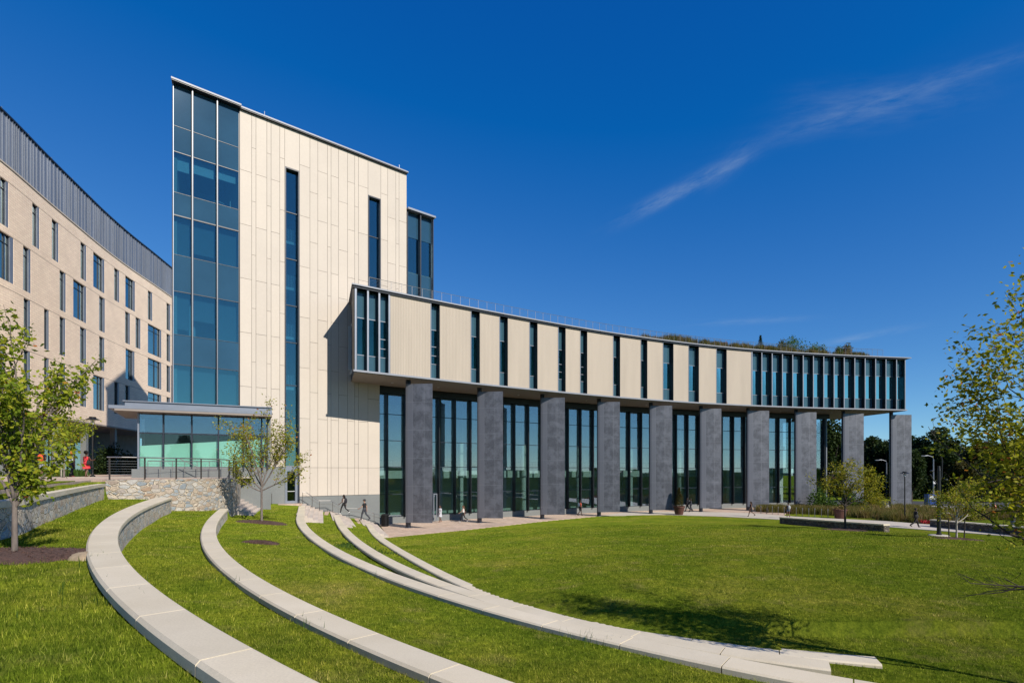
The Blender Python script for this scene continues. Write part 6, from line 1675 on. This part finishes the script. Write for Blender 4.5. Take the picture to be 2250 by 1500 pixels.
# blue banner bin, hydrant
p = on(2044, 1110, 0); root = empty('newspaper_box', (p.x, p.y, 0), 'blue box standing at the kerb beside the white street light', 'box')
MB().box((p.x, p.y, .9), (1.2, .8, 1.5)).box((p.x, p.y, .08), (.9, .6, .16)).build('body', pm('blue_enamel', (.01, .05, .25), .4), root); MB().box((p.x, p.y - .41, 1.2), (.8, .03, .5)).build('window', 'white', root)
p = on(2185, 1122, 0); root = empty('fire_hydrant', (p.x, p.y, 0), 'small orange fire hydrant beyond the long low wall', 'hydrant')
MB().lathe((p.x, p.y, 0), [(.2, 0), (.2, .06), (.14, .08), (.14, .55), (.19, .57), (.19, .62), (.13, .74), (.05, .82), (.04, .88)], 14).build('barrel', pm('orange_enamel', (.55, .10, .01), .45), root)
m = MB(); m.tube([(p.x - .26, p.y, .45), (p.x + .26, p.y, .45)], .07, 10); m.tube([(p.x, p.y - .24, .42), (p.x, p.y, .42)], .09, 10); m.build('outlet', pm('orange_enamel_cap', (.5, .09, .01), .45), root)
# utility pole and wires
up_ = empty('utility_pole', (62, 150, 0), 'wooden utility pole carrying the thin overhead wires', 'utility pole')
MB().tube([(62, 150, -.3), (62, 150, 15.5)], [.16, .11], 8).box((62, 150, 14.4), (2.4, .12, .12)).build('post', 'bark_dark', up_)
m = MB()
for k, z in enumerate((14.5, 14.5, 12.9, 11.6)):
    pts = [(62 + (-1.1 if k == 0 else 1.1 if k == 1 else 0) + u_ * 150, 150 - u_ * 20 - abs(u_) * 2, z - 1.6 * (1 - (2 * abs(u_) - 1) ** 2)) for u_ in np.linspace(-.6, 1, 24)]
    m.tube(pts, .03, 4, cap=False)
m.build('wire', 'blackpaint', up_)
# brick house beyond the road
root = empty('brick_house', (66, 112, 0), 'low red brick house with a white roof edge behind the fins', 'house')
X0, X1, Y0 = (1822 - CX) * 112 / F, (1925 - CX) * 112 / F, 112
MB().prism([(X0, Y0), (X1, Y0), (X1, Y0 + 9), (X0, Y0 + 9)], 0, 4.6).build('wall', 'purple_bed', root)
MB().prism([(X0 - .7, Y0 - .7), (X1 + .7, Y0 - .7), (X1 + .7, Y0 + 9.7), (X0 - .7, Y0 + 9.7)], 4.6, 5.0).build('roof', 'white', root)
for k in range(4):
    x = X0 + 1.2 + k * 2.3; f = MB().box((x + .6, Y0 - .03, 2.6), (1.3, .06, 1.5)).build('window', 'white', root); MB().box((x + .6, Y0 - .07, 2.6), (1.1, .03, 1.3)).build('pane', 'glass_brick', f)
# terrace plants
for i, (px, Y, sd, lb) in enumerate(((236, 62, 31, 'dark round shrub in the shade under the brick building, left of the pavilion'), (297, 67, 32, 'dark shrub in the shade nearest the pavilion corner'))):
    X = (px - CX) * Y / F; root = empty('shrub', (X, Y, 4.6), lb, 'shrub'); shrub_np(3600, 2.2, 2.0, 4.3 if i == 0 else 3.2, .27, sd, 'leaf_dark', root, base=(X, Y, 4.6))
    MB().tube([(X, Y, 4.5), (X, Y, 6)], [.06, .02], 6).build('stem', 'bark_dark', root)
bx = (140 - CX) * 33.5 / F
tree('young_tree', (bx, 33.5, 4.6), 'small green tree on the terrace behind the foreground tree', 'tree', 51, 1.3, [(-.2, 0, 1, 1, 1), (.3, 0, 1, 1, 1), (-.6, 0, .8, 1, .9), (.7, 0, .7, 1, .9), (0, .3, 1, 1.1, 1)], 1.5, .05, 'leaf_dogwood', 'bark', 2600, .14, dict(depth=2, kids={2: 4, 1: 3}, spread=.7, wob=.1, lf=.6, up=.05, leafdepth=1), cluster=.2)
for i, px in enumerate((113, 134.5, 141.5)):
    Y = 38.6; X = (px - CX) * Y / F; o = MB().tube([(X, Y, 4.5), (X + .02, Y, 7.1)], .04, 6).build('tree_stake', 'bark_pale' if i else 'darksteel'); tag(o, ['dark rusty stake at the back of the terrace', 'left pale wooden stake of the pair behind the walkers', 'right pale wooden stake of the pair behind the walkers'][i], 'stake', 'stakes on the terrace verge')
vp = []
for i in range(60): px = rg.uniform(60, 175); Y = rg.uniform(39, 42); vp.append(((px - CX) * Y / F, Y, 4.62))
tufts('low_planting', 'low green planting along the back of the terrace', 'planting', vp, .5, 5000, 'leaf_green', 12, .05)

# ---------------------------------------------------------------- turf blades
def blades():
    rng = np.random.default_rng(77); VV = []; FF = []; AA = []; base = 0
    cone = 50
    rings = [(2.2, 4.5, 5200, .050, .0042), (4.5, 8, 2900, .050, .006), (8, 14, 1000, .052, .009), (14, 24, 330, .055, .015), (24, 46, 90, .06, .026)]
    cl = {k: (CAPS[k][0] + CAPS[k][1]) / 2 for k in CAPS}
    for r0, r1, dens, hgt, wid in rings:
        a0, a1 = R(-47), R(47); area = .5 * (r1 ** 2 - r0 ** 2) * (a1 - a0); n = int(area * dens * PERF)
        rr_ = np.sqrt(rng.uniform(r0 ** 2, r1 ** 2, n)); aa = rng.uniform(a0, a1, n); X = rr_ * np.sin(aa); Y = rr_ * np.cos(aa)
        keep = np.ones(n, bool)
        # patchy thinning
        for k in CAPS:
            d, p = signed(cl[k][::3], X, Y); w = float(np.mean(CAPS[k][2])) / 2
            wi = np.interp(p, arclen(cl[k]), CAPS[k][2]) / 2
            keep &= ~(np.abs(d) < wi + .005)
        dT, _ = signed(TB, X, Y); keep &= dT < -.01
        keep &= (np.interp(X, EX, EY) - Y) > .1
        for (mx, my, ra, rb) in ((L0.x + .1, L0.y + .1, 1.1, .75), (L1.x, L1.y, 1.2, .9), (L2.x, L2.y, 1.4, .85), (L3.x, L3.y, 1.2, .75), (pz.x, pz.y, .6, .35), (L0.x + 1.2, L0.y - .05, .3, .2)):
            keep &= ((X - mx) / ra) ** 2 + ((Y - my) / rb) ** 2 > 1
        # keep stairs clear
        keep &= ~((X < -9.5) & (Y > 31.5) & (X + .355 * (Y - 41) < -9.0) & (X + .355 * (Y - 41) > -20) & (Y > 43.5))
        for (nx_, ny_), ln, wd_ in (((-12.4, 35.9), 12, 1.7), ((-11.0, 38.9), 12, 1.7), ((-9.3, 41.1), 12, 1.7), ((-15.3, 32.3), 13, 1.6)):
            rx_ = X - nx_; ry_ = Y - ny_; al = rx_ * UPD[0] + ry_ * UPD[1]; ac = rx_ * -.942 + ry_ * -.335
            keep &= ~((al > -.02) & (al < ln) & (ac > 0) & (ac < wd_))
        X = X[keep]; Y = Y[keep]; n = len(X); Z = ground(X, Y) - .004
        b = np.stack([X, Y, Z], 1); h = hgt * rng.uniform(.45, 1.2, n); a = rng.uniform(0, 2 * math.pi, n); le = rng.uniform(.1, .9, n) * h
        d = np.stack([np.cos(a), np.sin(a), np.zeros(n)], 1); a2 = a + rng.uniform(.8, 2.3, n); u = np.stack([np.cos(a2), np.sin(a2), np.zeros(n)], 1)
        w = (wid * rng.uniform(.6, 1.3, n))[:, None]; t_ = b + d * le[:, None] + np.array([0, 0, 1.]) * h[:, None]
        V = np.stack([b - u * w * .5, b + u * w * .5, t_], 1).reshape(-1, 3); i = np.arange(n)[:, None] * 3
        VV.append(V); FF.append(i + [0, 1, 2] + base); base += 3 * n; AA.append(np.repeat(rng.uniform(0, 1, n), 3))
    o = npmesh('grass', np.concatenate(VV), np.concatenate(FF), 'blade', None, np.concatenate(AA)); tag(o, 'short mown grass covering the lawn and its terraces', 'grass', kind='stuff')
    print('blades', base // 3)
blades()
# taller weeds along the seat walls
wp = []
for k, t_ in (('C', 13), ('C', 13.2), ('A', 14.2), ('A', 14.9), ('B', 13.5), ('C', 21), ('C', 9), ('B', 17.5), ('A', 17)):
    s = arclen(CAPS[k][0]); P = [float(np.interp(t_, s, CAPS[k][0][:, i])) for i in (0, 1)]; D = [float(np.interp(t_, s, (CAPS[k][0] - CAPS[k][1])[:, i])) for i in (0, 1)]
    P = [P[0] + D[0] * .12, P[1] + D[1] * .12]; wp.append((P[0], P[1], gz(*P)))
o = tufts('weeds', 'longer grass tufts growing against the seat walls', 'weeds', wp, .17, 240, 'leaf_green', 3, .006)
rng = np.random.default_rng(9); n = 900; ac = on(795, 1203, 1.5); X = ac.x + rng.normal(size=n) * .45; Y = ac.y + rng.normal(size=n) * .6
tufts('clover_patch', 'pale clover patch on the grass step between two seat walls', 'clover', [(x, y, gz(x, y)) for x, y in zip(X[:60], Y[:60])], .07, 2500, 'leaf_green', 13, .03)

# ---------------------------------------------------------------- sky, sun, camera
SUN = Vector((.70, -.714, 0)).normalized(); EL = R(34.0)
sd = Vector((SUN.x * math.cos(EL), SUN.y * math.cos(EL), math.sin(EL)))
sl = bpy.data.lights.new('sun', 'SUN'); sl.energy = 4.5; sl.angle = R(.53); sl.color = (1, .925, .81)
so = bpy.data.objects.new('sun', sl); COL.objects.link(so); so.rotation_euler = sd.to_track_quat('Z', 'Y').to_euler(); so.location = (30, -30, 40)
w = bpy.data.worlds.new('World'); S.world = w; w.use_nodes = True; nt = w.node_tree; nt.nodes.clear(); N = NT(nt)
out = N.n('ShaderNodeOutputWorld'); bg = N.n('ShaderNodeBackground'); N.l(bg.outputs[0], out.inputs[0])
sky = N.n('ShaderNodeTexSky'); sky.sky_type = 'NISHITA'; sky.sun_disc = False; sky.sun_elevation = EL
sky.sun_rotation = math.atan2(SUN.x, SUN.y)
sky.air_density = .7; sky.dust_density = 0.; sky.ozone_density = 6.0; sky.altitude = 0
sc_ = N.n('ShaderNodeSeparateColor'); N.l(sky.outputs[0], sc_.inputs[0]); hs = N.n('ShaderNodeCombineColor')
# a polarising filter's deeper blue
N.l(N.math('MAXIMUM', N.math('MULTIPLY_ADD', sc_.outputs[0], 1.08, -.50), .02), hs.inputs[0])
N.l(N.math('MULTIPLY_ADD', sc_.outputs[1], 1.12, -.04), hs.inputs[1])
N.l(N.math('MULTIPLY', N.math('POWER', N.math('MULTIPLY', sc_.outputs[2], .1), .56), 9.3), hs.inputs[2])
# thin cirrus streaks
tc = N.n('ShaderNodeTexCoord'); sep = N.n('ShaderNodeSeparateXYZ'); N.l(tc.outputs['Generated'], sep.inputs[0])
yy = N.math('MAXIMUM', sep.outputs[1], .05)
u = N.math('DIVIDE', sep.outputs[0], yy); v = N.math('DIVIDE', sep.outputs[2], yy)
def streak(u0, v0, ang, width, half, seed, amt):
    du = N.math('SUBTRACT', u, u0); dv = N.math('SUBTRACT', v, v0)
    ca, sa = math.cos(ang), math.sin(ang)
    al = N.math('ADD', N.math('MULTIPLY', du, ca), N.math('MULTIPLY', dv, sa)); ac = N.math('SUBTRACT', N.math('MULTIPLY', dv, ca), N.math('MULTIPLY', du, sa))
    cb = N.n('ShaderNodeCombineXYZ'); N.l(N.math('MULTIPLY', al, 3.), cb.inputs[0]); N.l(N.math('MULTIPLY', ac, 16.), cb.inputs[1]); cb.inputs[2].default_value = seed
    nz = N.noise(cb.outputs[0], 2.2, 7, .68)
    ac2 = N.math('ADD', ac, N.math('MULTIPLY', N.math('SUBTRACT', N.noise(cb.outputs[0], .7, 3), .5), width * 1.6))
    g1 = N.math('POWER', 2.718, N.math('MULTIPLY', N.math('POWER', N.math('DIVIDE', ac2, width), 2.), -1.))
    g2 = N.math('POWER', 2.718, N.math('MULTIPLY', N.math('POWER', N.math('ABSOLUTE', N.math('DIVIDE', al, half)), 3.), -1.))
    nn_ = N.ramp(nz, [(.38, (0, 0, 0)), (.75, (1, 1, 1))])
    return N.math('MULTIPLY', N.math('MULTIPLY', N.math('MULTIPLY', g1, g2), nn_), amt)
def uv(px, py): return (px - CX) / F, (CY - py) / F
parts = []
for (a, b, w_, am, sd_) in (((1375, 480), (1630, 350), .012, .42, 1), ((1560, 400), (1650, 320), .016, .16, 2), ((1700, 300), (2250, 120), .016, .22, 3), ((1750, 270), (2150, 190), .035, .13, 4), ((1520, 712), (1750, 700), .006, .25, 5), ((1815, 755), (2000, 720), .007, .3, 6), ((1750, 245), (2000, 225), .035, .12, 7)):
    p0, p1 = uv(*a), uv(*b); ang = math.atan2(p1[1] - p0[1], p1[0] - p0[0]); L = math.hypot(p1[0] - p0[0], p1[1] - p0[1])
    parts.append(streak((p0[0] + p1[0]) / 2, (p0[1] + p1[1]) / 2, ang, w_, L * .55, sd_ * 3.7, am))
tot = parts[0]
for p in parts[1:]: tot = N.math('ADD', tot, p)
tot = N.math('MINIMUM', N.math('MULTIPLY', tot, N.math('GREATER_THAN', sep.outputs[1], .06)), .8)
mixc = N.mix(tot, hs.outputs[0], (3.9, 5.0, 6.3))
N.l(mixc, bg.inputs['Color']); bg.inputs['Strength'].default_value = .073
cam = bpy.data.cameras.new('camera'); cam.sensor_width = 36; cam.sensor_fit = 'HORIZONTAL'; cam.lens = 36 * F / 2250; cam.shift_y = (CY - 749.5) / 2250; cam.clip_end = 3000; cam.clip_start = .05
co = bpy.data.objects.new('camera', cam); COL.objects.link(co); co.location = (0, 0, H); co.rotation_euler = (R(90), 0, 0); S.camera = co
S.view_settings.view_transform = 'Standard'; S.view_settings.look = 'None'; S.view_settings.exposure = .5; S.view_settings.gamma = 1
